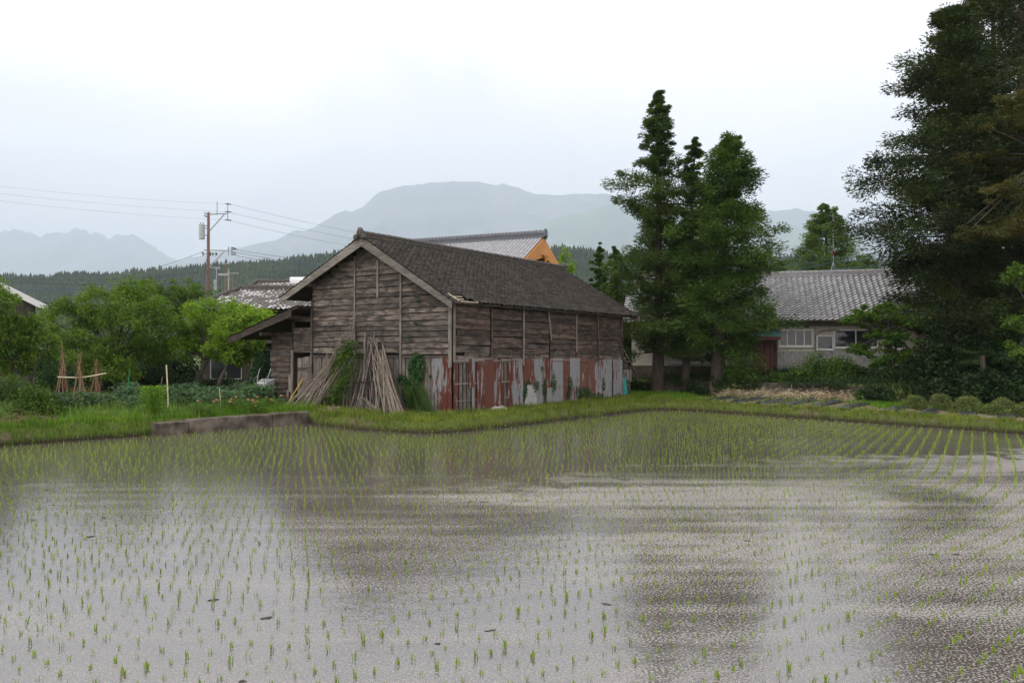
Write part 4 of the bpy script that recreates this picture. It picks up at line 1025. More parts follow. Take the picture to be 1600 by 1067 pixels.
# metal roof far left, behind the trees
lw = P(-60, 560, 40.0)
lm = empty('shed', (-30.1, 41.5, 1.25), R(30), 'building with pale metal roof half hidden behind the far left tree', 'shed')
MB().prism([(-1, 0.4, -1.0), (4.4, 0.4, -1.0), (4.4, 0.4, 4.0), (1.2, 0.4, 5.6), (-1, 0.4, 5.2)], (0, 6, 0)).build('wall', M['wood_dark'], lm, grain='z')
rp0, rp1 = Vector((1.2, 0, 5.95)), Vector((5.05, 0, 3.85))
dd = (rp1 - rp0)
MB().prism([rp0, rp1, rp1 - Vector((0, 0, 0.1)), rp0 - Vector((0, 0, 0.1))], (0, 7, 0)).build('roof', M['steel'], lm)
for i in range(9):
    q0 = Vector((1.2, 0.1 + i * 0.8, 5.97)); MB().bar(q0, q0 + dd, 0.05, 0.06).build('seam', M['alu'], lm)
MB().bar(rp0 - Vector((0, 0.04, 0.16)), rp1 - Vector((0, 0.04, 0.16)), 0.05, 0.28).build('fascia', M['alu'], lm)
rp2 = Vector((-2.4, 0, 4.1)); MB().prism([rp0, rp2, rp2 - Vector((0, 0, 0.1)), rp0 - Vector((0, 0, 0.1))], (0, 7, 0)).build('roof', M['steel'], lm)

# ================================================================== VEGETATION HELPERS
def unit(v): return v / (np.linalg.norm(v, axis=1, keepdims=True) + 1e-9)
def cards_mesh(name, c, d, L_, W_, rng, upbias=0.6, out=None):
    """leaf-sized rhombic faces: centre c, direction d"""
    n = len(c); d = unit(d)
    nn_ = rng.normal(0, 0.8, (n, 3)); nn_[:, 2] += upbias
    if out is not None: nn_ += out
    side = unit(np.cross(nn_, d))
    L_ = np.broadcast_to(L_, (n,))[:, None]; W_ = np.broadcast_to(W_, (n,))[:, None]
    up = unit(np.cross(d, side))
    V = np.stack([c - d * L_ * 0.5, c + side * W_ * 0.5 + up * W_ * 0.12, c + d * L_ * 0.5 - np.array([0, 0, 0.12]) * L_, c - side * W_ * 0.5 + up * W_ * 0.12], 1).reshape(-1, 3)
    f = np.arange(n * 4).reshape(n, 4)
    return np_mesh(name, V, f)
def blob_points(rng, centers, radii, n_each, flat=0.7):
    c = np.repeat(centers, n_each, 0); r = np.repeat(radii, n_each)
    v = unit(rng.normal(0, 1, c.shape)) * (rng.uniform(0, 1, len(c)) ** 0.45)[:, None]
    v[:, 2] *= flat
    return c + v * r[:, None], v
def trunk_mb(pts, rads, n=8): return MB().tube(pts, rads, n)

def conifer(name, loc, height, radius, crown0, mat, label, seed, trunk_r=0.22, n_br=90, cl=4, per=42, droop=0.12, top_sharp=0.8, clump=0.42, leafL=0.21, leafW=0.055, lean=(0, 0), group=None, gaps=0.15, prof=None, neat=False, s0=0.42):
    rng = np.random.default_rng(seed)
    root = empty(name, loc, 0, label, 'tree', group)
    top = np.array([lean[0], lean[1], height])
    tr = MB(); pts = [np.array([0, 0, -0.4])] + [top * t + np.array([0.06 * math.sin(5 * t + seed), 0.06 * math.cos(4 * t + seed), 0]) for t in np.linspace(0.02, 0.99, 7)]
    tr.tube(pts, [trunk_r * 1.35, trunk_r * 1.15] + [trunk_r * (1 - t) + 0.02 for t in np.linspace(0.12, 0.99, 6)], 9)
    C = []; Rr = []; O = []
    for i in range(n_br):
        t = (i + rng.uniform(0, 1)) / n_br
        zf = crown0 + (1 - crown0) * t
        if prof is not None: pr = prof(t)
        else: pr = (1 - t) ** top_sharp * min(1, 0.55 + t * 3.0)
        if rng.uniform() < gaps: pr *= 0.5
        ln = radius * pr * (rng.uniform(0.92, 1.03) if neat else rng.uniform(0.72, 1.12) * (1.3 if rng.uniform() < 0.14 else 1.0)) + 0.04
        az = i * 2.399963 + rng.uniform(-0.4, 0.4)
        p0 = top * zf; d = np.array([math.cos(az), math.sin(az), 0])
        rise = rng.uniform(-0.1, 0.25)
        ends = []
        for s in np.linspace(0, 1, 4):
            ends.append(p0 + d * ln * s + np.array([0, 0, ln * (rise * s - droop * s * s * 2.0 + 0.18 * s ** 3)]))
        if ln > 0.5: tr.tube(ends, [0.02 + 0.05 * trunk_r / 0.22 * (1 - t) * 1.1, 0.03, 0.02, 0.01], 4, cap=False)
        k = max(1, int(round(cl * (0.4 + 0.8 * pr))))
        for s in np.linspace(s0 if ln > 0.8 else 0.3, 1.0, k + 1):
            e = p0 + d * ln * s + np.array([0, 0, ln * (rise * s - droop * s * s * 2.0 + 0.18 * s ** 3)])
            sd = np.array([-d[1], d[0], 0]) * rng.normal(0, 0.22) * ln * s
            C.append(e + sd + rng.normal(0, 0.08, 3)); Rr.append(clump * (0.65 + 0.6 * rng.uniform()) * (0.17 + 0.83 * min(1, ln / 1.4))); O.append(d)
    C = np.array(C); Rr = np.array(Rr); O = np.array(O)
    per = int(per * 1.65)
    p, v = blob_points(rng, C, Rr, per, 0.62)
    od = np.repeat(O, per, 0)
    dirs = od * 0.7 + v * 1.0 + rng.normal(0, 0.35, p.shape); dirs[:, 2] += 0.15
    tr.build('trunk', M['bark'], root, grain='z', smooth=True)
    link('crown', cards_mesh('crown', p, dirs, leafL * rng.uniform(0.6, 1.25, len(p)), leafW * rng.uniform(0.7, 1.3, len(p)), rng, 0.5, v * 0.6), mat, root)
    return root

def broadleaf(name, loc, trunks, blobs, mat, label, seed, leafL=0.15, leafW=0.075, per=90, clumps=26, clump_r=0.42, bark='bark_grey', cat='tree', group=None, shell=0.55, flat=0.75, extra=None):
    """blobs: ellipsoids (cx,cy,cz,rx,ry,rz) that the crown fills with leaf clumps; trunks: list of point lists with radii"""
    rng = np.random.default_rng(seed)
    root = empty(name, loc, 0, label, cat, group)
    tb = MB()
    for pts, rads in trunks: tb.tube(pts, rads, 7)
    C = []; Rr = []; Oo = []
    for (cx, cy_, cz, rx, ry, rz) in blobs:
        n = max(4, int(clumps * (rx * ry * rz) ** 0.5))
        u = unit(rng.normal(0, 1, (n, 3))); q = rng.uniform(shell, 1.0, n) ** 0.6
        lump = 1 + 0.16 * np.sin(u[:, 0] * 5 + seed) * np.cos(u[:, 2] * 4 + cx)
        c = np.array([cx, cy_, cz]) + u * (q * lump)[:, None] * np.array([rx, ry, rz])
        C.append(c); Rr.append(clump_r * rng.uniform(0.6, 1.3, n)); Oo.append(u)
        st = Vector(trunks[0][0][-1]) if trunks else None
        if st is not None:
            for k in rng.choice(n, min(n, 3), replace=False):
                e = Vector(c[k]); mid_ = st.lerp(e, 0.5) + Vector((0, 0, 0.12))
                tb.tube([st, mid_, e], [0.05, 0.03, 0.012], 4, cap=False)
    C = np.concatenate(C); Rr = np.concatenate(Rr); Oo = np.concatenate(Oo)
    p, v = blob_points(rng, C, Rr, per, flat)
    dirs = v + 0.6 * np.repeat(Oo, per, 0) + rng.normal(0, 0.5, p.shape); dirs[:, 2] -= 0.15
    if trunks: tb.build('trunk', M[bark], root, grain='z', smooth=True)
    link('crown', cards_mesh('crown', p, dirs, leafL * rng.uniform(0.6, 1.3, len(p)), leafW * rng.uniform(0.7, 1.3, len(p)), rng, 0.7, v * 0.5), mat, root)
    return root
def shrub(name, loc, rx, ry, rz, mat, label, seed, leafL=0.09, leafW=0.05, n=3500, cat='shrub', group=None, shell=0.55, stems=5, lump=0.14):
    rng = np.random.default_rng(seed)
    root = empty(name, loc, 0, label, cat, group)
    u = unit(rng.normal(0, 1, (n, 3))); u[:, 2] = np.abs(u[:, 2]) * 1.0 - 0.12
    q = rng.uniform(shell, 1, n)
    lp_ = 1 + lump * np.sin(u[:, 0] * 6 + seed) * np.sin(u[:, 1] * 5 + seed * 2) + lump * 0.8 * np.sin(u[:, 2] * 9 + u[:, 0] * 4 + seed)
    p = u * (q * lp_)[:, None] * np.array([rx, ry, rz]) + rng.normal(0, 0.03, (n, 3)); p[:, 2] = np.maximum(p[:, 2], 0.02)
    sb = MB()
    for k in range(stems):
        a = rng.uniform(0, 6.28); sb.tube([(0.1 * math.cos(a), 0.1 * math.sin(a), -0.1), (0.35 * rx * math.cos(a), 0.35 * ry * math.sin(a), rz * 0.4), (0.6 * rx * math.cos(a + 0.3), 0.6 * ry * math.sin(a + 0.3), rz * 0.75)], [0.025, 0.018, 0.008], 4)
    sb.build('stem', M['bark_grey'], root, grain='z')
    link('foliage', cards_mesh('foliage', p, u + rng.normal(0, 0.6, p.shape), leafL * rng.uniform(0.6, 1.3, n), leafW * rng.uniform(0.7, 1.3, n), rng, 0.5, u * 0.8), mat, root)
    return root
def blades_mesh(name, x, y, z, hgt, wid, rng, bend=0.35, segs=1):
    n = len(x); a = rng.uniform(0, 2 * np.pi, n); b_ = rng.uniform(0, 2 * np.pi, n); bd = bend * rng.uniform(0.2, 1.2, n) * hgt
    base = np.stack([x, y, z], 1); s = np.stack([np.cos(a), np.sin(a), 0 * a], 1) * (wid / 2)[:, None]; l = np.stack([np.cos(b_), np.sin(b_), 0 * b_], 1)
    if segs == 1:
        V = np.stack([base - s, base + s, base + l * bd[:, None] + np.array([0, 0, 1]) * hgt[:, None]], 1).reshape(-1, 3)
        return np_mesh(name, V, np.arange(3 * n).reshape(n, 3))
    mid_ = base + l * (bd * 0.35)[:, None] + np.array([0, 0, 1]) * (hgt * 0.6)[:, None]
    tip = base + l * bd[:, None] + np.array([0, 0, 1]) * hgt[:, None]
    V = np.stack([base - s, base + s, mid_ + s * 0.8, mid_ - s * 0.8, tip + s * 0.08, tip - s * 0.08], 1).reshape(-1, 3)
    o = np.arange(n)[:, None] * 6
    f = np.concatenate([o + np.array([0, 1, 2, 3]), o + np.array([3, 2, 4, 5])], 0)
    return np_mesh(name, V, f)
def in_barn(x, y, pad=0.0):
    dx_, dy_ = x - BC.x, y - BC.y
    a = dx_ * VX.x + dy_ * VX.y; c = dx_ * UY.x + dy_ * UY.y
    return (a > -pad) & (a < L + 1.3 + pad) & (c > -pad) & (c < LT + pad)
def in_house(x, y):
    dx_, dy_ = x - h0.x, y - h0.y
    a = dx_ * hx_ + dy_ * hy_; c = -dx_ * hy_ + dy_ * hx_
    return (a > -0.2) & (a < HLn + 0.2) & (c > -0.2)

# ================================================================== GRASS AND GROUND COVER
rng = np.random.default_rng(101)
# grass on the banks round the paddy
n = 480000
x = rng.uniform(-22, 24, n); y = rng.uniform(9, 40, n)
fd = field_d(x, y); wd = wall_d(x, y)
keep = (fd > 0.08) & (np.abs(x) < y * 0.70 + 1.0)
band = np.where(x < -7.2, 1.25, np.where(x < 7.5, 4.2, 0.72))
kerb = seg_dist(x, y, [(-7.25, 28.2), (-10.6, 24.1)], False) < 0.27
dens = np.clip(1.6 - fd / band, 0, 1)
keep &= (rng.uniform(0, 1, n) < dens) & ~in_barn(x, y, 0.05) & ~kerb & (wd < 0)
keep &= ~((x < -7.2) & (fd > 0.9) & (rng.uniform(0, 1, n) < 0.6))
x, y = x[keep], y[keep]; z = H(x, y); fdk = fd[keep]
lush = (x < -7.2)
hg = np.where(lush, rng.uniform(0.14, 0.36, len(x)), rng.uniform(0.07, 0.24, len(x))) * (0.7 + 0.6 * (0.5 + 0.5 * wob(x * 2.1, y * 2.1)))
hg = np.clip(hg, 0.05, 0.45)
for nm, k, mt, lb in (('bank_grass', ~lush, M['grass'], 'yellow green grass on the bank round the barn and the far paddy edge'), ('bank_grass', lush, M['grass_lush'], 'lush green grass on the left paddy bank')):
    tag(link(nm, blades_mesh(nm, x[k], y[k], z[k] - 0.01, hg[k], rng.uniform(0.018, 0.036, k.sum()), rng), mt), lb, 'grass', kind='stuff')
# low broad leaved weeds in the grass
k = rng.uniform(0, 1, len(x)) < 0.10
c = np.stack([x[k], y[k], z[k] + rng.uniform(0.02, 0.13, k.sum())], 1)
d = rng.normal(0, 1, c.shape); d[:, 2] *= 0.4
tag(link('bank_weeds', cards_mesh('bank_weeds', c, d, rng.uniform(0.05, 0.12, len(c)), rng.uniform(0.03, 0.07, len(c)), rng, 1.0), M['grass_lush']), 'low leafy weeds among the bank grass', 'weeds', kind='stuff')
# terrace undergrowth beneath the cedars and along the wall
n = 90000
x = rng.uniform(5, 26, n); y = rng.uniform(30, 46, n); wd = wall_d(x, y)
keep = (wd > 0.15) & (wd < 4.5) & ~in_house(x, y) & (np.abs(x) < y * 0.72)
keep &= rng.uniform(0, 1, n) < np.clip(0.35 + 0.5 * wob(x, y), 0.05, 1)
x, y = x[keep], y[keep]; z = H(x, y)
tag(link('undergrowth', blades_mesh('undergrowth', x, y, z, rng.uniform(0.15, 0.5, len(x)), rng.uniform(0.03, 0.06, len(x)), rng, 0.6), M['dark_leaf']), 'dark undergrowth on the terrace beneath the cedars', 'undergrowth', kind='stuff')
# greener plot between barn end, wall and vegetable rows; grass by the hedge
n = 110000
x = rng.uniform(4, 24, n); y = rng.uniform(24, 42, n); fd = field_d(x, y); wd = wall_d(x, y)
keep = (fd > 0.8) & (wd < 0.1) & ~in_barn(x, y, 0.1) & (np.abs(x) < y * 0.68)
left_plot = (x < 8.7) & (wd > -4.6); hedge_strip = (x > 14.2) & (wd > -5.2) & (fd > 2.9)
keep &= (left_plot | hedge_strip | (rng.uniform(0, 1, n) < 0.04))
x, y = x[keep], y[keep]
tag(link('plot_grass', blades_mesh('plot_grass', x, y, H(x, y), rng.uniform(0.08, 0.30, len(x)) * np.where(x > 14, 0.5, 1.0), rng.uniform(0.02, 0.045, len(x)), rng, 0.5), M['grass_lush']), 'green grass and weeds round the vegetable plot at right', 'grass', kind='stuff')
# the kitchen garden at left
n = 60000
x = rng.uniform(-20, -6.2, n); y = rng.uniform(22, 42, n); fd = field_d(x, y)
keep = (fd > 1.9) & ~in_barn(x, y, 0.7) & (np.abs(x) < y * 0.72) & (rng.uniform(0, 1, n) < np.clip(0.3 + 0.6 * wob(x * 0.9, y * 1.4), 0.04, 1))
x, y = x[keep], y[keep]; fdk = fd[keep]
hgt = rng.uniform(0.08, 0.34, len(x)) * (1 + 0.8 * np.clip(wob(x * 0.7 + 3, y * 0.9), 0, 1)) * np.where(fdk < 2.6, 0.6, 1.0)
tag(link('garden_plants', blades_mesh('garden_plants', x, y, H(x, y), hgt, rng.uniform(0.025, 0.06, len(x)), rng, 0.45), M['weed']), 'mixed green plants and weeds filling the kitchen garden', 'plants', kind='stuff')
n = 15000
cxs = rng.uniform(-18, -7, 90); cys = rng.uniform(28.5, 37, 90)
k = (field_d(cxs, cys) > 3.0) & ~in_barn(cxs, cys, 0.8); cxs, cys = cxs[k], cys[k]
q = rng.integers(0, len(cxs), n)
rr_ = rng.uniform(0.25, 0.55, len(cxs)); hh_ = rng.uniform(0.3, 0.75, len(cxs))
x = cxs[q] + rng.normal(0, 0.5, n) * rr_[q]; y = cys[q] + rng.normal(0, 0.5, n) * rr_[q]
z = H(x, y) + rng.uniform(0.05, 1, n) ** 0.7 * hh_[q]
d = rng.normal(0, 1, (n, 3)); d[:, 2] *= 0.5
tag(link('vegetable_leaves', cards_mesh('vegetable_leaves', np.stack([x, y, z], 1), d, rng.uniform(0.08, 0.2, n), rng.uniform(0.05, 0.12, n), rng, 0.8), M['weed_blue']), 'bluish green vegetable leaves in rows in the kitchen garden', 'vegetables', kind='stuff')
# cut hay strip along the garden edge
n = 5000
t_ = rng.uniform(0, 1, n)
x = -13.6 + t_ * 5.2 + rng.normal(0, 0.28, n); y = 22.6 + t_ * 5.2 + rng.normal(0, 0.28, n)
k = (field_d(x, y) > 1.0) & (field_d(x, y) < 2.3); x, y = x[k], y[k]
d = rng.normal(0, 1, (len(x), 3)); d[:, 2] *= 0.15
o = link('cut_grass', cards_mesh('cut_grass', np.stack([x, y, H(x, y) + rng.uniform(0.01, 0.07, len(x))], 1), d, rng.uniform(0.12, 0.3, len(x)), np.full(len(x), 0.018), rng, 1.0), leaf_mat('cut_hay', (0.22, 0.22, 0.10), (0.36, 0.33, 0.19), None, 0.2))
tag(o, 'pale cut grass drying along the garden edge', 'hay', kind='stuff')

# ================================================================== RICE
th0 = R(41); ca, sa = math.cos(th0), math.sin(th0)
A_, B_ = [], []
rngr = np.random.default_rng(55)
for bi in np.arange(-30, 32, 0.30):
    aa = np.arange(-20, 42, 0.172); aa = aa + (0.146 * bi / 0.30) % 0.172 + rngr.normal(0, 0.02) + rngr.normal(0, 0.013, len(aa))
    bb = bi + rngr.normal(0, 0.011, len(aa)) + 0.03 * np.sin(aa * 0.35 + bi * 0.7)
    A_.append(aa); B_.append(bb)
A_ = np.concatenate(A_); B_ = np.concatenate(B_)
bend_ = np.clip(A_ - 12.5, 0, None); B2 = B_ + np.where(bend_ < 5.5, 0.030 * bend_ ** 2, 0.030 * 5.5 ** 2 + 0.33 * (bend_ - 5.5))
x = A_ * ca - B2 * sa; y = A_ * sa + B2 * ca
fd = field_d(x, y)
keep = (fd < -0.42) & (np.abs(x) < y * 0.665 + 0.6) & (y > 4.6) & (rngr.uniform(0, 1, len(x)) > 0.055)
x, y = x[keep], y[keep]
# headland row along the bank
print('rice clumps', len(x))
def clump_arrays(n, rng, nb):
    """nb blades per clump, blade = 2 quads"""
    h = rng.uniform(0.038, 0.090, (n, nb)) * rng.uniform(0.55, 1.25, (n, 1)); w = rng.uniform(0.004, 0.007, (n, nb))
    a = rng.uniform(0, 6.28, (n, nb)); b_ = rng.uniform(0, 6.28, (n, nb)); sp = rng.uniform(0.0, 0.35, (n, nb)) * h + rng.uniform(0, 0.02, (n, nb))
    ox = rng.normal(0, 0.010, (n, nb)); oy = rng.normal(0, 0.010, (n, nb))
    return h, w, a, b_, sp, ox, oy
def rice_mesh(name, px_, py_, rng, nb=6, wk=1.0, hk=1.0):
    n = len(px_); h, w, a, b_, sp, ox, oy = clump_arrays(n, rng, nb); w = w * wk; h = h * hk
    bx = px_[:, None] + ox; by = py_[:, None] + oy
    sx, sy = np.cos(a) * w / 2, np.sin(a) * w / 2; lx, ly = np.cos(b_) * sp, np.sin(b_) * sp
    z0 = -0.02
    def pt(xx, yy, zz): return np.stack([xx, yy, zz], -1)
    V = np.stack([pt(bx - sx, by - sy, 0 * h + z0), pt(bx + sx, by + sy, 0 * h + z0), pt(bx + lx * 0.35 + sx, by + ly * 0.35 + sy, h * 0.6), pt(bx + lx * 0.35 - sx, by + ly * 0.35 - sy, h * 0.6),
                  pt(bx + lx + sx * 0.15, by + ly + sy * 0.15, h), pt(bx + lx - sx * 0.15, by + ly - sy * 0.15, h)], 2).reshape(-1, 3)
    o = np.arange(n * nb)[:, None] * 6
    f = np.concatenate([o + np.array([0, 1, 2, 3]), o + np.array([3, 2, 4, 5])], 0)
    return np_mesh(name, V, f)
dist = np.hypot(x, y); order = np.argsort(dist); inview = (np.abs(x[order]) < y[order] * 0.635) & (y[order] > 5.75)
near = order[inview][:300]
protos = [rice_mesh('rice_seedling', np.zeros(1), np.zeros(1), np.random.default_rng(900 + i), nb, 1.25, hk) for i, (nb, hk) in enumerate(((7, 1.0), (5, 0.8), (8, 1.1), (4, 0.7), (6, 1.0), (9, 1.05), (3, 0.7), (6, 0.85)))]
for i, k in enumerate(near):
    o = link('rice_seedling', protos[(i * 5 + int(dist[k] * 37)) % len(protos)], M['rice'], None, (x[k], y[k], 0.0), random.uniform(0, 6.28))
    s_ = random.uniform(0.75, 1.2); o.scale = (s_, s_, s_)
    tag(o, 'one of the young rice seedlings standing nearest in the flooded paddy', 'rice seedling', 'rice seedlings in the nearest part of the paddy')
mask = np.ones(len(x), bool); mask[near] = False
xr, yr = x[mask], y[mask]
dr_ = np.hypot(xr, yr)
parts_ = [(dr_ < 13, 5, 1.3, 1.05), ((dr_ >= 13) & (dr_ < 18), 4, 1.5, 1.2), (dr_ >= 18, 4, 1.6, 1.35)]
Vs, Fs_, off = [], [], 0
for k, nb, wk, hk in parts_:
    me = rice_mesh('tmp', xr[k], yr[k], rngr, nb, wk, hk)
    v = np.empty(len(me.vertices) * 3, dtype=np.float32); me.vertices.foreach_get('co', v); f = np.empty(len(me.loops), dtype=np.int32); me.loops.foreach_get('vertex_index', f)
    Vs.append(v.reshape(-1, 3)); Fs_.append(f.reshape(-1, 4) + off); off += len(v) // 3; bpy.data.meshes.remove(me)
tag(link('rice_seedlings', np_mesh('rice_seedlings', np.concatenate(Vs), np.concatenate(Fs_)), M['rice']), 'rows of young rice across the rest of the flooded paddy', 'rice', kind='stuff')
# clods and straw bits floating between the rows
rngc = np.random.default_rng(77)
n = 55; px_ = rngc.uniform(-9, 9, n); py_ = rngc.uniform(5.5, 22, n)
cl = MB()
for a, c in zip(px_, py_):
    l_ = rngc.uniform(0.015, 0.07); an_ = rngc.normal(0.15, 0.5)
    m0 = len(cl.v); cl.ball((0, 0, 0), l_, rngc.uniform(0.01, 0.03), 0.008, 7, 5, 0.45)
    for q in range(m0, len(cl.v)):
        vx, vy, vz = cl.v[q]; cl.v[q] = (a + vx * math.cos(an_) - vy * math.sin(an_), c + vx * math.sin(an_) + vy * math.cos(an_), vz + 0.002)
tag(cl.build('mud_clods', plain_mat('wet_clod', (0.05, 0.04, 0.03), 0.4, 12, 0.6)), 'small dark clods and plant scraps lying in the paddy water', 'mud', kind='stuff')

# ================================================================== TREES
def at(px, d): 
    xx = (px - 800) / F * d
    return Vector((xx, d, h1(xx, d)))
def top_h(px, py, d, base): return P(px, py, d).z - base.z
CED = 'cedars on the terrace'
p = at(1028, 41.5)
conifer('cedar_tree', p, top_h(1028, 142, 41.5, p), 2.6, 0.13, M['cedar_leaf'], 'tallest ragged cedar of the group beside the barn, its trunk nearest the barn', 201, 0.30, 135, 3, 78, 0.10, clump=0.62, s0=0.5, gaps=0.32, lean=(0.05, 0),
        prof=lambda t: (0.85 if t < 0.55 else 1.75 * (1.02 - t)) * (0.85 + 0.3 * math.sin(t * 23)))
p = at(1068, 40.8)
conifer('cedar_tree', p, top_h(1088, 215, 40.8, p), 2.2, 0.14, M['cedar_leaf'], 'slender cedar squeezed between the tallest and the bushiest cedar', 202, 0.20, 75, 3, 74, 0.10, clump=0.56, s0=0.5, gaps=0.3, lean=(0.75, 0.3),
        prof=lambda t: (0.75 if t < 0.6 else 1.8 * (1.02 - t)) * (0.85 + 0.25 * math.sin(t * 19 + 1)))
p = at(1118, 40.0)
conifer('cedar_tree', p, top_h(1146, 214, 40.0, p), 2.7, 0.15, M['cypress_leaf'], 'bushiest dense cedar of the group, right of the two others', 203, 0.34, 140, 3, 90, 0.06, clump=0.72, s0=0.55, gaps=0.1, lean=(0.85, 0.2),
        prof=lambda t: (0.72 + 0.9 * t if t < 0.32 else 1.0 * (1.04 - t) ** 0.72 * 1.3) * (0.9 + 0.16 * math.sin(t * 17)))
p = at(936, 50.0)
conifer('cedar_tree', p, top_h(934, 383, 50.0, p), 1.35, 0.02, M['cypress_leaf'], 'small pointed cypress just above the far end of the barn roof', 204, 0.12, 70, 2, 66, 0.02, clump=0.45, gaps=0.05)
p = at(962, 48.0)
conifer('cedar_tree', p, top_h(958, 387, 48.0, p), 1.8, 0.02, M['cypress_leaf'], 'second small bushy cypress between the barn roof and the tall cedars', 205, 0.14, 70, 2, 76, 0.02, clump=0.55, gaps=0.08)
p = at(985, 47.0)
conifer('cedar_tree', p, top_h(988, 440, 47.0, p), 1.5, 0.02, M['cypress_leaf'], 'low cypress in shade beneath the tallest cedar behind the barn end', 206, 0.12, 80, 3, 42, 0.02, clump=0.42, gaps=0.08)
p = at(1292, 60.0)
conifer('cone_tree', p, top_h(1296, 322, 60.0, p), 4.4, 0.03, M['cone_leaf'], 'neat conical conifer standing behind the silver tiled house', 207, 0.25, 170, 3, 70, -0.05, clump=0.55, s0=0.6, gaps=0.0, neat=True, prof=lambda t: (1.01 - t) ** 0.78)
p = at(1350, 66.0)
conifer('cone_tree', p, top_h(1356, 402, 66.0, p), 2.6, 0.03, M['cone_leaf'], 'lower rounded conifer behind the roof right of the conical one', 208, 0.2, 120, 4, 36, 0.0, clump=0.5, gaps=0.05, prof=lambda t: (1.02 - t) ** 0.5)
p = at(1222, 64.0)
conifer('cone_tree', p, top_h(1218, 408, 64.0, p), 2.0, 0.03, M['cone_leaf'], 'small distant conifer between the bushiest cedar and the conical tree', 209, 0.2, 90, 3, 36, 0.0, clump=0.5, gaps=0.05, prof=lambda t: (1.02 - t) ** 0.5)
# the huge dark cedars at the right edge
p = at(1492, 37.0)
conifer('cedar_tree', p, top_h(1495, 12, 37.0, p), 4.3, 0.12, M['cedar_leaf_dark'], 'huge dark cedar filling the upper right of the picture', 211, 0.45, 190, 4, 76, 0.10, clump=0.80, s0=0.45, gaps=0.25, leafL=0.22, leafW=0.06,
        prof=lambda t: ((0.62 + 1.0 * t) if t < 0.35 else 1.5 * (1.04 - t) ** 0.75 * 0.92) * (0.88 + 0.22 * math.sin(t * 26)))
p = at(1600, 38.5)
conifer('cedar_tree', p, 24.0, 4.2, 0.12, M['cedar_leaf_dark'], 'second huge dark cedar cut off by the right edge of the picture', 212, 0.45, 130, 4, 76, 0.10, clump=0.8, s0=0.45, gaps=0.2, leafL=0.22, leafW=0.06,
        prof=lambda t: (1.0 if t < 0.45 else 1.6 * (1.04 - t) ** 0.75) * (0.9 + 0.2 * math.sin(t * 24)))
p = at(1556, 42.5)
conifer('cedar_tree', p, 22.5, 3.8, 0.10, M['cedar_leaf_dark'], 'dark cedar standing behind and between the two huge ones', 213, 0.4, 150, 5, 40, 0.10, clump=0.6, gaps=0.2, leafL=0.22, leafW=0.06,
        prof=lambda t: (1.0 if t < 0.4 else 1.6 * (1.04 - t) ** 0.75))
# yellowish broadleaf hanging in from the right
p = at(1660, 33.0)
def W2L(px, py, d, base): 
    q = P(px, py, d); return (q.x - base.x, q.y - base.y, q.z - base.z)
bl = []
for (px, py, rx, rz) in ((1560, 200, 1.4, 0.6), (1600, 165, 1.3, 0.7), (1535, 248, 1.1, 0.42), (1585, 255, 1.3, 0.45), (1570, 300, 1.1, 0.4), (1545, 362, 1.2, 0.32), (1600, 345, 1.2, 0.5), (1640, 200, 1.6, 1.4), (1650, 320, 1.5, 1.2)):
    q = W2L(px, py, 33.0 + 1.5 * math.sin(px), p); bl.append((q[0], q[1], q[2], rx, 1.1, rz))
e_ = W2L(1640, 250, 33, p)
broadleaf('broadleaf_tree', p, [([(0, 0, -0.3), (-0.2, 0, 4.0), (e_[0], e_[1], e_[2])], [0.3, 0.2, 0.1])], bl, M['maple_leaf'], 'yellow brown broadleaf branches reaching in front of the huge cedars at right', 221, 0.11, 0.055, per=120, clumps=30, clump_r=0.34, shell=0.15, flat=0.5)
p = at(1640, 30.5); bl = []
for (px, py, rx, rz) in ((1595, 425, 0.42, 0.4), (1600, 500, 0.5, 0.4), (1588, 545, 0.42, 0.22), (1620, 470, 0.6, 1.2), (1582, 505, 0.25, 0.15)):
    q = W2L(px, py, 30.5, p); bl.append((q[0], q[1], q[2], rx, 0.6, rz))
broadleaf('broadleaf_tree', p, [([(0, 0, -0.3), (-0.1, 0, 2.0), (-0.5, 0, 3.2)], [0.12, 0.08, 0.04])], bl, M['broad_leaf'], 'fresh green leafy twigs at the right edge above the hedge balls', 222, 0.13, 0.07, per=70, clumps=26, clump_r=0.26, shell=0.2)
# dark thicket under the big cedars
TH = 'dark thicket beneath the huge cedars'
for i, (px, d, rx, rz, lb) in enumerate(((1476, 36.0, 1.3, 3.6, 'dark ivy clad thicket beneath the huge cedar, next to the house end'), (1500, 35.5, 1.7, 3.9, 'tall dark thicket straight behind the second and third hedge balls'), (1556, 35.5, 1.8, 4.2, 'dark thicket behind the fan palm'), (1612, 35.0, 2.0, 4.6, 'dark thicket at the right edge behind the hedge balls'), (1482, 33.8, 1.1, 1.5, 'low dark bush behind the leftmost hedge balls'), (1540, 33.4, 1.4, 1.4, 'low dark bush behind the middle hedge balls'), (1595, 33.2, 1.4, 1.6, 'low dark bush behind the rightmost hedge balls'))):
    p = at(px, d); shrub('thicket', p, rx, 1.2, rz, M['dark_leaf'], lb, 240 + i, 0.17, 0.10, 7000, 'bush', TH, 0.35, 7, 0.22)
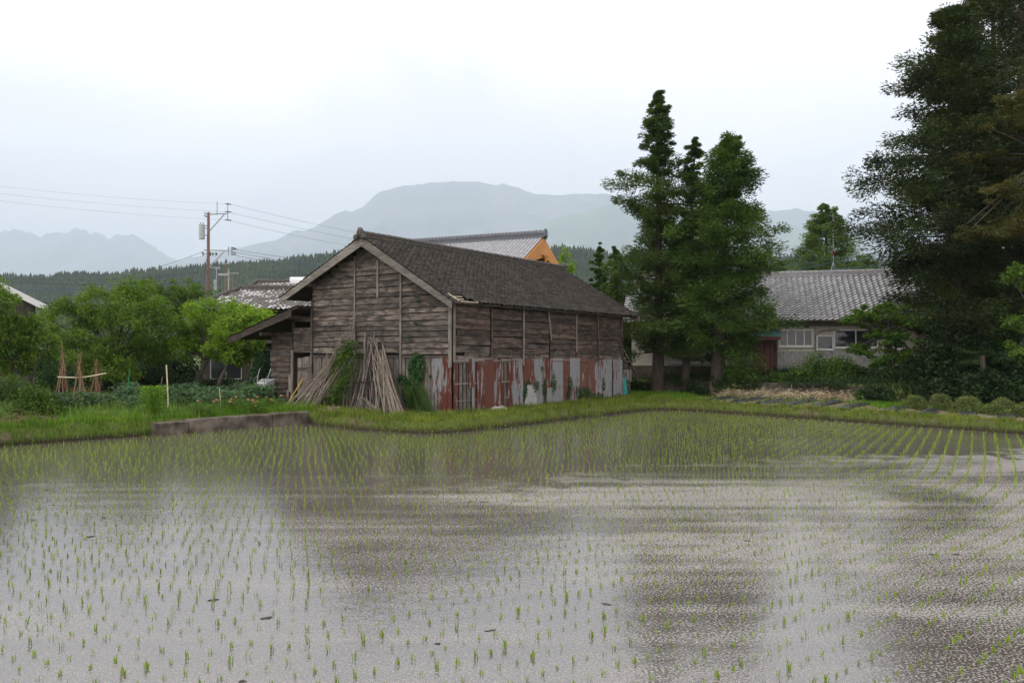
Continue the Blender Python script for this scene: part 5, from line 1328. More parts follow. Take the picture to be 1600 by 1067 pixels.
# fan palm
p = at(1535, 33.9); palm = empty('fan_palm', p, 0, 'dark fan palm in the shade under the huge cedars', 'palm')
MB().tube([(0, 0, -0.2), (0.05, 0, 1.0), (0.0, 0.02, 1.9)], [0.11, 0.1, 0.1], 8).build('trunk', M['bark'], palm, grain='z')
for i in range(14):
    a = i * 2.4; el = random.uniform(-0.4, 0.9); ln = random.uniform(0.7, 1.0)
    dv = Vector((math.cos(a) * math.cos(el), math.sin(a) * math.cos(el), math.sin(el))); o_ = Vector((0, 0, 1.9)); tip = o_ + dv * ln
    fb = MB(); fb.tube([o_, tip], [0.015, 0.01], 4)
    sd = dv.cross(Vector((0, 0, 1))).normalized(); up = sd.cross(dv)
    for k in range(-8, 9):
        b_ = k / 8 * 1.9; dd_ = (dv * math.cos(b_) + sd * math.sin(b_)).normalized(); e = tip + dd_ * 0.62 - Vector((0, 0, 0.14 + 0.1 * abs(b_)))
        w = (dv * -math.sin(b_) + sd * math.cos(b_)) * 0.024; m_ = tip + dd_ * 0.3
        fb.add([tip, m_ - w, e, m_ + w], [(0, 1, 2, 3)])
    fb.build('frond', M['dark_leaf'], palm)
# hedge balls
for i, (px, py, rw, rh_) in enumerate(((1431, 636, 0.46, 0.66), (1470, 637, 0.48, 0.70), (1512, 643, 0.56, 0.74), (1566, 645, 0.54, 0.70), (1610, 648, 0.46, 0.66))):
    q = G(px, py, 0.45); q.z = h1(q.x, q.y) - 0.02
    shrub('hedge_ball', q, rw, rw * 0.9, rh_, M['hedge_leaf'], ['leftmost clipped round hedge ball by the vegetable plot', 'second clipped hedge ball from the left', 'third and widest clipped hedge ball from the left', 'fourth clipped hedge ball from the left', 'last clipped hedge ball, cut off by the right edge'][i], 260 + i, 0.05, 0.03, 6500, 'hedge', 'clipped hedge balls at right', 0.86, 5, 0.05)
# small tree and shrubs on the terrace in front of the house
p = at(1393, 37.6); bl = []
for (px, py, rx, rz) in ((1350, 490, 0.7, 0.35), (1385, 483, 0.75, 0.4), (1410, 500, 0.6, 0.35), (1365, 515, 0.9, 0.4), (1405, 530, 0.8, 0.4), (1345, 545, 0.5, 0.3), (1375, 560, 0.9, 0.45), (1415, 560, 0.7, 0.4), (1325, 500, 0.35, 0.2), (1435, 510, 0.4, 0.2), (1395, 585, 0.6, 0.35)):
    q = W2L(px, py, 37.6 + 0.5 * math.sin(px * 1.3), p); bl.append((q[0], q[1], q[2], rx, 0.7, rz))
broadleaf('broadleaf_tree', p, [([(0, 0, -0.2), (0.0, 0, 0.9), (-0.15, 0, 2.0)], [0.09, 0.07, 0.05]), ([(0, 0, 0.6), (0.3, 0.1, 1.6), (0.6, 0.1, 2.3)], [0.05, 0.04, 0.02])], bl, M['broad_leaf'], 'small layered green tree in front of the right end of the low house', 223, 0.16, 0.085, per=60, clumps=40, clump_r=0.28, shell=0.2, flat=0.5)
for i, (px, d, rx, rz, mt, lb, ct) in enumerate(((1160, 39.2, 1.15, 2.6, 'shrub_leaf', 'tall leafy shrub against the bushiest cedar, left of the red door', 'shrub'), (1275, 38.2, 1.25, 1.55, 'shrub_leaf', 'rounded green shrub on the wall beneath the kitchen window', 'shrub'), (1318, 38.0, 1.0, 1.35, 'shrub_leaf', 'dull green shrub beside the small layered tree', 'shrub'),
        (1225, 38.9, 1.1, 0.55, 'shrub_leaf', 'low flowering ground shrub on top of the wall before the red door', 'shrub'), (1355, 37.4, 1.0, 0.9, 'dark_leaf', 'dark shrub at the foot of the small layered tree', 'shrub'), (1372, 34.9, 0.9, 0.75, 'dark_leaf', 'low dark shrub hiding the right end of the retaining wall', 'shrub'), (1345, 35.6, 0.7, 0.5, 'shrub_leaf', 'low green shrub at the foot of the retaining wall near its right end', 'shrub'), (1420, 36.8, 1.2, 1.0, 'dark_leaf', 'dark shrub right of the small layered tree', 'shrub'), (1090, 40.2, 0.9, 0.6, 'dark_leaf', 'low dark shrub between two cedar trunks', 'shrub'), (1000, 42.5, 1.2, 0.8, 'dark_leaf', 'low dark shrub left of the nearest cedar trunk', 'shrub'))):
    p = at(px, d); shrub('shrub', p, rx, 0.9, rz, M[mt], lb, 270 + i, 0.13, 0.07, 4200, ct, None, 0.45, 6, 0.2)
# left garden trees
for i, (px, d, rx, rz, lb) in enumerate(((20, 53.0, 3.6, 2.9, 'far dark hedge at the left picture edge behind the garden trees'), (110, 56.0, 3.6, 3.2, 'far dark hedge behind the creeper covered bush'), (195, 54.0, 3.4, 3.0, 'far dark hedge behind the wide spreading tree'), (262, 52.0, 2.6, 2.8, 'far dark hedge just left of the old patchy roofed house'))):
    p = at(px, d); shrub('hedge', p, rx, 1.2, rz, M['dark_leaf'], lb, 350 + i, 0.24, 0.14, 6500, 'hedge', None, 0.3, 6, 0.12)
p = at(305, 39.0); bl = []
for (px, py, rx, rz) in ((300, 500, 1.1, 0.75), (340, 490, 1.2, 0.7), (385, 495, 1.1, 0.6), (320, 530, 1.2, 0.6), (285, 540, 0.8, 0.6), (405, 500, 0.6, 0.45)):
    q = W2L(px, py, 39.0 + 0.7 * math.sin(px * 1.3), p); bl.append((q[0], q[1], q[2], rx, 1.2, rz))
broadleaf('fruit_tree', p, [([(0, 0, -0.3), (0.15, 0, 0.8), (0.6, 0, 1.7)], [0.17, 0.14, 0.10])], bl, M['plum_leaf'], 'bright green fruit tree with dark forked trunk left of the barn', 231, 0.15, 0.07, per=120, clumps=26, clump_r=0.46, shell=0.5)
p = at(335, 37.2); bl = []
for (px, py, rx, rz) in ((360, 525, 1.0, 0.6), (385, 535, 0.8, 0.5), (345, 545, 0.7, 0.4), (370, 555, 0.6, 0.35), (410, 520, 0.5, 0.5)):
    q = W2L(px, py, 37.2 + 0.5 * math.sin(px * 1.7), p); bl.append((q[0], q[1], q[2], rx, 0.9, rz))
broadleaf('fruit_tree', p, [([(0, 0, -0.3), (0.3, 0, 0.8), (0.7, 0, 1.6)], [0.11, 0.09, 0.06])], bl, M['plum_leaf'], 'smaller leaning fruit tree in front of the bright green one', 232, 0.15, 0.07, per=110, clumps=28, clump_r=0.38, shell=0.5)
p = at(180, 38.0); bl = []
for (px, py, rx, rz) in ((110, 505, 1.3, 1.1), (150, 480, 1.5, 0.9), (200, 485, 1.6, 1.0), (245, 500, 1.2, 0.9), (130, 545, 1.4, 0.9), (190, 540, 1.7, 0.9), (235, 545, 1.1, 0.7), (170, 575, 1.4, 0.5), (213, 452, 0.35, 0.45)):
    q = W2L(px, py, 38.0 + 0.9 * math.sin(px * 1.1), p); bl.append((q[0], q[1], q[2], rx, 1.4, rz))
broadleaf('broadleaf_tree', p, [([(0, 0, -0.3), (0.1, 0, 0.7), (0.0, 0, 1.6)], [0.2, 0.16, 0.12])], bl, M['broad_leaf2'], 'wide spreading green tree behind the bean canes', 233, 0.15, 0.065, per=120, clumps=26, clump_r=0.5, shell=0.5)
p = at(30, 31.5); bl = []
for (px, py, rx, rz) in ((-8, 478, 0.75, 0.75), (36, 522, 0.85, 0.6), (0, 525, 1.1, 0.9), (58, 545, 0.5, 0.5), (25, 560, 1.0, 0.7), (-50, 480, 1.1, 1.2), (-22, 446, 0.5, 0.35)):
    q = W2L(px, py, 31.5 + 0.6 * math.sin(px * 1.1), p); bl.append((q[0], q[1], q[2], rx, 1.0, rz))
broadleaf('broadleaf_tree', p, [([(0, 0, -0.3), (0.0, 0, 0.8), (-0.2, 0, 1.7)], [0.15, 0.12, 0.09]), ([(0.2, 0, 0.4), (0.7, 0, 1.5), (1.1, 0.1, 2.6)], [0.05, 0.035, 0.015])], bl, M['broad_leaf2'], 'green tree at the far left edge before the pale metal roof', 234, 0.15, 0.065, per=115, clumps=28, clump_r=0.46, shell=0.5)
for i, (px, d, rx, rz, mt, lb, n_) in enumerate(((20, 29.5, 1.4, 1.25, 'shrub_leaf', 'dark rounded shrub under the far left tree', 5000), (90, 35.0, 1.1, 2.1, 'ivy_leaf', 'creeper covered bush right behind the tallest bean cane', 5000), (245, 40.5, 1.6, 1.9, 'dark_leaf', 'dark shaded shrub under the wide tree near the old house', 5000), (190, 40.0, 1.8, 1.5, 'dark_leaf', 'dark shaded hedge below the wide spreading tree', 5000), (340, 41.0, 1.5, 1.0, 'dark_leaf', 'dark azalea hedge under the fruit trees', 4000),
        (408, 35.0, 0.6, 2.4, 'ivy_leaf', 'tall climbing green plant beside the lean-to wall', 4200), (395, 33.2, 0.9, 0.75, 'broad_leaf2', 'low bright green bush left of the wheelbarrow', 3500), (120, 41.0, 2.0, 2.2, 'dark_leaf', 'dark shrub mass behind the bean canes', 5000))):
    p = at(px, d); shrub('shrub', p, rx, 0.9, rz, M[mt], lb, 290 + i, 0.12, 0.065, n_, 'shrub', None, 0.4, 6, 0.2)
q = G(58, 655, 0.45); q.z = h1(q.x, q.y)
shrub('shrub', q, 0.78, 0.75, 1.10, M['shrub_leaf'], 'dense round dark green shrub by the dead brush in the garden', 310, 0.10, 0.05, 6500, 'shrub', None, 0.5, 7, 0.16)
q = G(239, 652, 0.45); q.z = h1(q.x, q.y)
g2 = empty('upright_plant', q, 0, 'tall upright bright green herb clump in the kitchen garden', 'plant')
rq = np.random.default_rng(5); n = 1500
sx_, sy_ = rq.normal(0, 0.17, n), rq.normal(0, 0.17, n); zz2 = rq.uniform(0.05, 1.0, n) ** 0.8
link('foliage', cards_mesh('foliage', np.stack([sx_ * (0.7 + 0.5 * zz2), sy_ * (0.7 + 0.5 * zz2), zz2 * 0.98], 1), np.stack([sx_, sy_, np.full(n, 0.35)], 1) + rq.normal(0, 0.12, (n, 3)), rq.uniform(0.09, 0.16, n), np.full(n, 0.028), rq, 0.2), leaf_mat('herb_leaf', (0.10, 0.20, 0.02), (0.20, 0.32, 0.04), None, 0.4), g2)
sm = MB()
for k in range(16):
    a, c = rq.normal(0, 0.13, 2); sm.tube([(a, c, -0.05), (a * 1.4, c * 1.4, 0.9)], [0.007, 0.004], 4)
sm.build('stem', M['weed'], g2)
# flowering plants by the wheelbarrow and in the garden
def flower_plant(px, py, label, n_fl, mat, hgt, seed, rad=0.3):
    rq = np.random.default_rng(seed); q = G(px, py, 0.45); q.z = h1(q.x, q.y)
    r_ = empty('flowering_plant', q, 0, label, 'flower')
    n = 420; u = rq.normal(0, rad * 0.6, (n, 2)); zz3 = rq.uniform(0.05, hgt, n)
    link('foliage', cards_mesh('foliage', np.stack([u[:, 0], u[:, 1], zz3], 1), np.stack([u[:, 0], u[:, 1], np.full(n, 0.2)], 1) + rq.normal(0, 0.1, (n, 3)), rq.uniform(0.1, 0.2, n), np.full(n, 0.03), rq, 0.4), M['weed'], r_)
    for k in range(n_fl):
        a, c = rq.normal(0, rad * 0.7, 2); z_ = hgt + rq.uniform(-0.05, 0.12)
        sb = MB().tube([(a * 0.5, c * 0.5, 0), (a, c, z_)], [0.006, 0.004], 4).build('stem', M['weed'], r_)
        m_ = 26; uu = unit(rq.normal(0, 1, (m_, 3))); uu[:, 2] = np.abs(uu[:, 2])
        link('flower', cards_mesh('flower', np.array([a, c, z_]) + uu * 0.03, uu, np.full(m_, 0.06), np.full(m_, 0.036), rq, 0.2), mat, sb)
flower_plant(395, 645, 'pink flowers nearest the wheelbarrow on the garden edge', 5, M['pink'], 0.34, 41)
flower_plant(418, 640, 'pair of pink blooms at the foot of the wheelbarrow', 4, M['pink'], 0.40, 42)
flower_plant(358, 645, 'pink flowering clump left of the others by the concrete kerb', 4, M['pink'], 0.45, 43)
flower_plant(312, 650, 'small pink flower clump furthest left along the kerb', 2, M['pink'], 0.40, 44)
flower_plant(150, 636, 'red flowers low beneath the bean canes', 4, M['red_flower'], 0.55, 45)
flower_plant(118, 636, 'single dark red bloom left of the bean canes', 2, M['red_flower'], 0.6, 46)
# dead brush heap
q = G(38, 665, 0.42); q.z = h1(q.x, q.y); rq = np.random.default_rng(61); n = 900
c = np.stack([rq.normal(0, 0.42, n), rq.normal(0, 0.3, n), np.abs(rq.normal(0, 0.13, n)) + 0.02], 1); d = rq.normal(0, 1, (n, 3)); d[:, 2] *= 0.35
me = cards_mesh('brush_heap', c, d, rq.uniform(0.15, 0.5, n), np.full(n, 0.016), rq, 0.6)
tag(link('brush_heap', me, leaf_mat('dead_stalk', (0.10, 0.06, 0.04), (0.24, 0.16, 0.10), None, 0.1), None, q), 'heap of dead brown brush on the left bank', 'brush heap')
# bean canes
def cane_teepee(px, pytop, pybot, label, n_c, seed, tall=None):
    rq = np.random.default_rng(seed); q = G(px, pybot, 0.45); q.z = h1(q.x, q.y)
    hgt = (P(px, pytop, q.y).z - q.z)
    r_ = empty('bean_canes', q, 0, label, 'bean canes', 'tied bean canes in the kitchen garden')
    for k in range(n_c):
        a = k / n_c * 6.28 + rq.uniform(-0.3, 0.3); b0 = Vector((math.cos(a) * 0.30, math.sin(a) * 0.25, -0.05)); hh = hgt * rq.uniform(0.86, 1.0)
        if tall and k == 0: hh = tall
        t_ = Vector((-math.cos(a) * 0.06, -math.sin(a) * 0.06, hh)); pp = [b0.lerp(t_, s) + Vector(rq.normal(0, 0.012, 3)) for s in (0, .25, .5, .75, 1)]
        MB().tube(pp, [0.022, 0.02, 0.02, 0.018, 0.012], 5).build('cane', M['cane'], r_, grain='z')
    n = 260; zz4 = rq.uniform(0.25, 1.0, n); a = rq.uniform(0, 6.28, n); rad_ = (0.26 * (1 - zz4) + 0.05) * rq.uniform(0.7, 1.25, n)
    link('dry_vine', cards_mesh('dry_vine', np.stack([np.cos(a) * rad_, np.sin(a) * rad_, zz4 * hgt * 0.95], 1), rq.normal(0, 1, (n, 3)), rq.uniform(0.05, 0.14, n), np.full(n, 0.018), rq, 0.2), leaf_mat('dry_vine', (0.16, 0.085, 0.045), (0.28, 0.16, 0.09), None, 0.15), r_)
    return q
qa = cane_teepee(97, 546, 636, 'leftmost bean canes with one tall bare cane', 6, 71, 2.45)
qb = cane_teepee(124, 548, 637, 'middle bundle of bean canes wrapped in dry vine', 5, 72)
qc = cane_teepee(150, 558, 634, 'shortest bean canes, right of the other two', 5, 73)
tag(MB().tube([P(90, 589, qa.y - 0.35), P(120, 590, qa.y - 0.3), P(140, 588, qa.y - 0.3), P(166, 583, qa.y - 0.2)], 0.022, 5).build('cross_pole', M['cream_stake']), 'long thin pole tied across the bean canes', 'pole')
for (px0, py0, px1, py1, mt, lb, w) in ((203, 575, 196, 608, 'green_paint', 'green plastic garden stake leaning right', 0.016), (260, 570, 263, 612, 'cream_stake', 'cream wooden garden stake, upright', 0.026), (343, 606, 345, 618, 'cream_stake', 'thin short stake among the flowers near the kerb', 0.012), (254, 588, 246, 602, 'cane', 'short tilted brown stick beside the cream stake', 0.016), (420, 575, 417, 600, 'steel', None, 0.01)):
    if lb is None: continue
    q = G(px1, py1 + 26, 0.45); t_ = P(px0, py0, q.y); q.z = h1(q.x, q.y) - 0.1
    tag(MB().tube([q, (q + t_) / 2 + Vector((0.01, 0, 0)), t_], w, 6).build('garden_stake', M[mt], grain='z'), lb, 'stake')

# ================================================================== AROUND THE BARN
# concrete kerb
kb = empty('concrete_kerb', (0, 0, 0), 0, 'stained low concrete kerb along the garden edge at left of the barn', 'kerb')
ka, kb_ = Vector((-10.75, 23.93, 0)), Vector((-7.22, 28.25, 0)); dk = (kb_ - ka); lk = dk.length; dk.normalize(); nk = Vector((dk.y, -dk.x, 0))
s = 0
for i, l_ in enumerate((1.05, 3.0, lk - 4.05)):
    a0 = ka + dk * (s + 0.012); a1 = ka + dk * (s + l_ - 0.012); hk = (0.38, 0.42, 0.43)[i]
    mb = MB(); sg = 5; vs_ = []; fs_ = []
    for k in range(sg + 1):
        c0 = a0.lerp(a1, k / sg) + nk * random.uniform(-0.012, 0.012); e = random.uniform(-0.012, 0.012)
        vs_ += [c0 + nk * 0.10 + Vector((0, 0, -0.3)), c0 + nk * 0.08 + Vector((0, 0, hk - 0.03 + e)), c0 + nk * 0.04 + Vector((0, 0, hk + e)), c0 - nk * 0.20 + Vector((0, 0, hk + e)), c0 - nk * 0.24 + Vector((0, 0, -0.3))]
    for k in range(sg):
        for j in range(4): fs_.append((k * 5 + j, k * 5 + j + 1, k * 5 + j + 6, k * 5 + j + 5))
    fs_ += [(0, 1, 2, 3, 4), tuple(sg * 5 + j for j in (4, 3, 2, 1, 0))]
    mb.add(vs_, fs_); mb.build('kerb_block', M['concrete'], kb); s += l_
# bamboo bundles
def bundle(label, n_p, foot, head, spread_f, spread_h, seed, rad=(0.012, 0.024), zr=(0.85, 1.05), tie=None, mat='bamboo'):
    rq = np.random.default_rng(seed); r_ = empty('bamboo_bundle', BC, BA, label, 'bamboo poles', 'bamboo bundles leaning on the barn gable')
    for k in range(n_p):
        f = Vector(foot) + Vector((rq.uniform(-1, 1) * spread_f[0], rq.uniform(-1, 1) * spread_f[1], rq.uniform(-0.06, 0.05)))
        e = Vector(head) + Vector((rq.uniform(-1, 0.2) * spread_h[0], rq.uniform(-1, 1) * spread_h[1], rq.normal(0, spread_h[2])))
        e = f + (e - f) * rq.uniform(*zr); e.x = min(e.x, -0.12)
        r0 = rq.uniform(*rad); m_ = f.lerp(e, 0.5) + Vector((0.0, rq.normal(0, 0.04), -abs(rq.normal(0, 0.05))))
        MB().tube([f, m_, e], [r0, r0 * 0.9, r0 * 0.55], 5).build('pole', M[mat], r_, grain='z')
    if tie:
        for (c, rx, mt) in tie:
            tt = MB(); pts = [(c[0] + rx * 0.6 * math.cos(a), c[1] + rx * math.sin(a), c[2] + 0.03 * math.sin(2 * a)) for a in np.linspace(0, 6.28, 12)]
            tt.tube(pts, 0.022, 5); tt.build('tie', M[mt], r_)
    return r_
bundle('loose bamboo poles leaning right, next to the lean-to door', 48, (-1.55, 6.3, -0.05), (-0.15, 4.95, 2.5), (0.35, 0.95), (0.25, 0.65, 0.3), 301, (0.016, 0.034), zr=(0.7, 1.05))
bundle('tall thin bamboo canes rising highest up the gable', 7, (-0.7, 5.0, 0.0), (-0.15, 4.62, 3.5), (0.25, 0.4), (0.1, 0.25, 0.3), 302, (0.010, 0.018))
bundle('upright thick bamboo stack tied with a black strap', 26, (-0.65, 3.75, -0.05), (-0.16, 3.75, 2.6), (0.25, 0.62), (0.15, 0.40, 0.3), 303, (0.026, 0.052), tie=[((-0.42, 3.75, 1.05), 0.52, 'black')], mat='board_grey')
bundle('bamboo sheaf leaning left with a white tie, beside the ivy', 40, (-1.55, 1.55, 0.0), (-0.15, 3.45, 2.2), (0.3, 0.55), (0.15, 0.35, 0.3), 304, (0.015, 0.032), tie=[((-0.95, 2.15, 0.52), 0.2, 'alu')])
bundle('short scattered bamboo sticks on the grass below the sheaf', 10, (-1.35, 2.1, 0.05), (-0.9, 3.4, 0.55), (0.2, 0.3), (0.2, 0.3, 0.1), 305, (0.008, 0.014))
tag(MB().tube([bw(-1.02, 2.3, 0.55), bw(-1.1, 2.25, 0.45), bw(-1.12, 2.15, 0.40), bw(-1.1, 2.28, 0.3)], 0.022, 5).build('string', M['teal_net']), 'turquoise string knotted on the leaning bamboo sheaf', 'string')
# leafy brush tangled in the bamboo
rq = np.random.default_rng(311); r_ = empty('climbing_plant', BC, BA, 'green leafy brush growing through the bamboo poles', 'plant'); n = 5200
t_ = rq.uniform(0, 1, n); c = np.stack([-0.75 - 0.35 * rq.uniform(0, 1, n) + t_ * 0.35, 5.35 - t_ * 0.95 + rq.normal(0, 0.36, n) * (1.15 - 0.5 * t_), 0.15 + t_ * 2.3 + rq.normal(0, 0.12, n)], 1)
k = (rq.uniform(0, 1, n) < 0.55 + 0.45 * np.sin(c[:, 1] * 5 + c[:, 2] * 4)) & (c[:, 2] > 0.02); c = c[k]
link('foliage', cards_mesh('foliage', c, rq.normal(0, 1, c.shape) + np.array([-0.5, 0, -0.2]), rq.uniform(0.09, 0.18, len(c)), np.full(len(c), 0.038), rq, 0.5), M['shrub_leaf'], r_)
# ivy on gable and side
def ivy(label, frame, ell, seed, n, L_=0.10):
    rq = np.random.default_rng(seed); r_ = empty('ivy', BC, BA, label, 'ivy'); P_ = []
    O, al, ou = [np.array(q, float) for q in frame]
    for (a, z_, ra, rz) in ell:
        m_ = int(n * ra * rz / sum(e[2] * e[3] for e in ell)) + 12
        u = rq.uniform(-1, 1, (m_, 2)); u = u[(u ** 2).sum(1) < rq.uniform(0.6, 1.05, m_)]
        for v in u: P_.append(O + al * (a + v[0] * ra) + ou * (0.07 + rq.uniform(0, 0.16) * (1 - 0.6 * (v ** 2).sum())) + np.array([0, 0, z_ + v[1] * rz]))
    P_ = np.array(P_); P_ = P_[P_[:, 2] > 0]
    d = rq.normal(0, 0.5, P_.shape); d[:, 2] -= 0.7
    link('foliage', cards_mesh('foliage', P_, d, L_ * rq.uniform(0.7, 1.3, len(P_)), L_ * 0.75 * rq.uniform(0.7, 1.2, len(P_)), rq, 0.3, ou * 1.3), M['ivy_leaf'], r_)
ivy('dense dark ivy clump climbing the gable skirting near the corner', gf, ((1.55, 1.6, 0.42, 0.62), (1.65, 0.9, 0.38, 0.5), (1.95, 0.7, 0.3, 0.5), (1.3, 0.45, 0.3, 0.4), (2.2, 1.15, 0.2, 0.2), (2.35, 1.2, 0.12, 0.15)), 321, 2600)
ivy('small ivy sprigs growing out of the gable boards', gf, ((1.48, 3.98, 0.07, 0.05), (1.5, 4.15, 0.10, 0.04), (1.62, 3.22, 0.08, 0.05), (1.95, 2.72, 0.14, 0.04), (0.9, 1.3, 0.05, 0.06)), 322, 150, 0.07)
ivy('thin ivy creeping over the metal sheets of the long side', sf, ((4.6, 1.0, 0.3, 0.12), (5.1, 0.85, 0.22, 0.3), (4.35, 0.6, 0.14, 0.3), (5.75, 0.75, 0.14, 0.42), (6.45, 0.9, 0.16, 0.5), (7.75, 0.85, 0.18, 0.35), (7.65, 0.45, 0.2, 0.3), (8.9, 0.4, 0.7, 0.3), (9.9, 0.2, 0.9, 0.16), (10.7, 0.7, 0.12, 0.35), (12.0, 0.1, 0.5, 0.14), (5.6, 1.5, 0.05, 0.12)), 323, 1500, 0.075)
ivy('ivy hanging on the small store wall at the barn end', ff, ((0.25, 1.7, 0.22, 0.35), (0.2, 1.2, 0.12, 0.2)), 324, 260, 0.085)
# arching grass clump
rq = np.random.default_rng(331); r_ = empty('grass_clump', bw(-0.55, 1.35, 0.0), BA, 'clump of long arching grass leaves at the barn corner', 'grass clump'); gb = MB()
for k in range(110):
    y0 = rq.uniform(-0.1, 0.15); sp = rq.uniform(0.7, 1.45); hh = rq.uniform(0.5, 0.98); sgn = -1 if rq.uniform() < 0.85 else 1; w = 0.010
    xo = rq.normal(0, 0.10); pts = []
    for s in np.linspace(0, 1, 7): pts.append(Vector((xo - 0.35 * s * rq.uniform(0.8, 1.1), y0 + sgn * sp * s ** 1.3, max(0.0, hh * (1 - (2.1 * s - 1.0) ** 2) * 1.0 + 0.05 + hh * 0.2 * (1 - s)))))
    for q0, q1 in zip(pts[:-1], pts[1:]): gb.add([q0 + Vector((w, 0, 0)), q0 - Vector((w, 0, 0)), q1 - Vector((w * 0.7, 0, 0)), q1 + Vector((w * 0.7, 0, 0))], [(0, 1, 2, 3)])
gb.build('leaves', M['reed'], r_)
# straw heap, rubble, weeds by the wall
q = bw(-1.75, 4.1, 0); q.z = h1(q.x, q.y); rq = np.random.default_rng(341); n = 500
c = np.stack([rq.normal(0, 0.18, n), rq.normal(0, 0.16, n), np.abs(rq.normal(0, 0.08, n)) + 0.03], 1)
M['straw_leaf'] = leaf_mat('straw_stalk', (0.36, 0.29, 0.21), (0.52, 0.44, 0.34), None, 0.15)
tag(link('straw_heap', cards_mesh('straw_heap', c, rq.normal(0, 1, (n, 3)) * np.array([1, 1, 0.4]), rq.uniform(0.08, 0.22, n), np.full(n, 0.014), rq, 0.6), M['straw_leaf'], None, q), 'little heap of straw on the grass before the bamboo', 'straw heap')
for i, (a, c, s_, lb) in enumerate(((1.72, -0.55, 0.20, 'broken concrete lump at left of the rubble by the metal skirting'), (2.0, -0.58, 0.26, 'largest broken concrete block of the rubble, tilted up'), (2.28, -0.52, 0.22, 'broken concrete block at right of the rubble'), (2.1, -0.8, 0.13, 'small broken concrete piece in front of the rubble'))):
    q = bw(a, c, 0.0); q.z = h1(q.x, q.y) + 0.08
    mb = MB(); r_ = lambda: random.uniform(-0.15, 0.15) * s_
    mb.hexa([Vector((sx * s_ * 0.6 + r_(), sy * s_ * 0.4 + r_(), sz * s_ * 0.5 + r_())) for sz in (-1, 1) for sx, sy in ((-1, -1), (1, -1), (1, 1), (-1, 1))])
    o = mb.build('rubble_block', M['rubble'], None, loc=q); o.rotation_euler = (random.uniform(-0.4, 0.4), random.uniform(-0.5, 0.5), random.uniform(0, 3)); tag(o, lb, 'rubble', 'rubble by the barn')
# blue tarp, poles at the door
tp = MB(); pts = []
for i in range(9):
    for k in range(11):
        u, v = i / 8, k / 10
        pts.append((0.12 + 0.10 * math.sin(u * 7 + v * 5) + 0.08 * math.sin(u * 3) - 0.05 * v, 7.30 + u * 0.85, 0.72 + v * 0.95 * (0.65 + 0.35 * math.sin(math.pi * min(1, (1 - u) * 1.2))) - 0.15 * u))
tp.add(pts, [(i * 11 + k, (i + 1) * 11 + k, (i + 1) * 11 + k + 1, i * 11 + k + 1) for i in range(8) for k in range(10)])
tag(tp.build('tarp', M['tarp'], None, loc=BC, rotz=BA, smooth=True), 'crumpled blue tarp inside the open lean-to door', 'tarp')
tag(MB().tube([bw(-0.75, 8.0, -0.02), bw(-0.12, 7.55, 1.25)], 0.024, 7).build('pole', M['yellow'], grain='z'), 'yellow pole leaning in the lean-to doorway', 'pole')
tag(MB().tube([bw(-0.85, 7.85, -0.02), bw(-0.15, 7.5, 0.8)], 0.022, 6).build('stick', M['bamboo'], grain='z'), 'grey stick leaning below the yellow pole', 'stick')
tag(MB().hexa([bw(-0.3, 8.65, -0.05), bw(-0.3, 8.95, -0.05), bw(-0.2, 8.95, -0.05), bw(-0.2, 8.65, -0.05), bw(-0.2, 8.7, 0.32), bw(-0.2, 8.9, 0.25), bw(-0.1, 8.9, 0.25), bw(-0.1, 8.7, 0.32)]).build('loose_stone', M['board_grey'], grain='z'), 'short grey board end propped between wheelbarrow and door', 'board')
# wheelbarrow stood on its nose against the lean-to wall
q = bw(-0.55, 9.72, 0); q.z = h1(q.x, q.y)
wb = empty('wheelbarrow', q, BA + R(8), 'grey metal wheelbarrow stood upright against the lean-to, handles up', 'wheelbarrow')
mb = MB()     # tray: opening towards the wall (+x), bottom towards the viewer
mb.add([(0.0, -0.24, 0.28), (0.0, 0.24, 0.28), (0.0, 0.27, 0.86), (0.0, -0.27, 0.86), (0.26, -0.34, 0.14), (0.26, 0.34, 0.14), (0.30, 0.36, 0.98), (0.30, -0.36, 0.98)],
       [(0, 1, 2, 3), (0, 4, 5, 1), (1, 5, 6, 2), (2, 6, 7, 3), (3, 7, 4, 0)])
mb.build('tray', M['steel'], wb)
mb = MB().tube([(0.26, -0.34, 0.14), (0.26, 0.34, 0.14), (0.30, 0.36, 0.98), (0.30, -0.36, 0.98), (0.26, -0.34, 0.14)], 0.016, 6); mb.build('rim', M['steel'], wb)
for s_ in (-1, 1):
    MB().tube([(-0.03, s_ * 0.10, 0.05), (-0.03, s_ * 0.22, 0.5), (-0.02, s_ * 0.27, 0.9), (0.06, s_ * 0.30, 1.15), (0.16, s_ * 0.30, 1.42)], 0.018, 6).build('handle', M['steel'], wb)
    MB().tube([(0.10, s_ * 0.30, 1.20), (-0.22, s_ * 0.29, 0.95), (-0.03, s_ * 0.24, 0.62)], 0.014, 6).build('leg', M['steel'], wb)
    MB().box(-0.022, -0.002, s_ * 0.10 - 0.02, s_ * 0.10 + 0.02, 0.30, 0.84).build('rib', M['alu'], wb)
MB().box(-0.045, -0.02, -0.25, 0.25, 0.30, 0.34).build('crossbar', M['alu'], wb); MB().box(-0.045, -0.02, -0.26, 0.26, 0.80, 0.84).build('crossbar', M['alu'], wb)
wh = MB(); ring = [(-0.02 + 0.0, 0.0, 0.0)]
wh.tube([(0.0, -0.04, 0.10), (0.0, 0.04, 0.10)], 0.17, 14); wo = wh.build('wheel', M['black'], wb); MB().tube([(0.0, -0.05, 0.10), (0.0, 0.05, 0.10)], 0.09, 10).build('rim', M['steel'], wo)

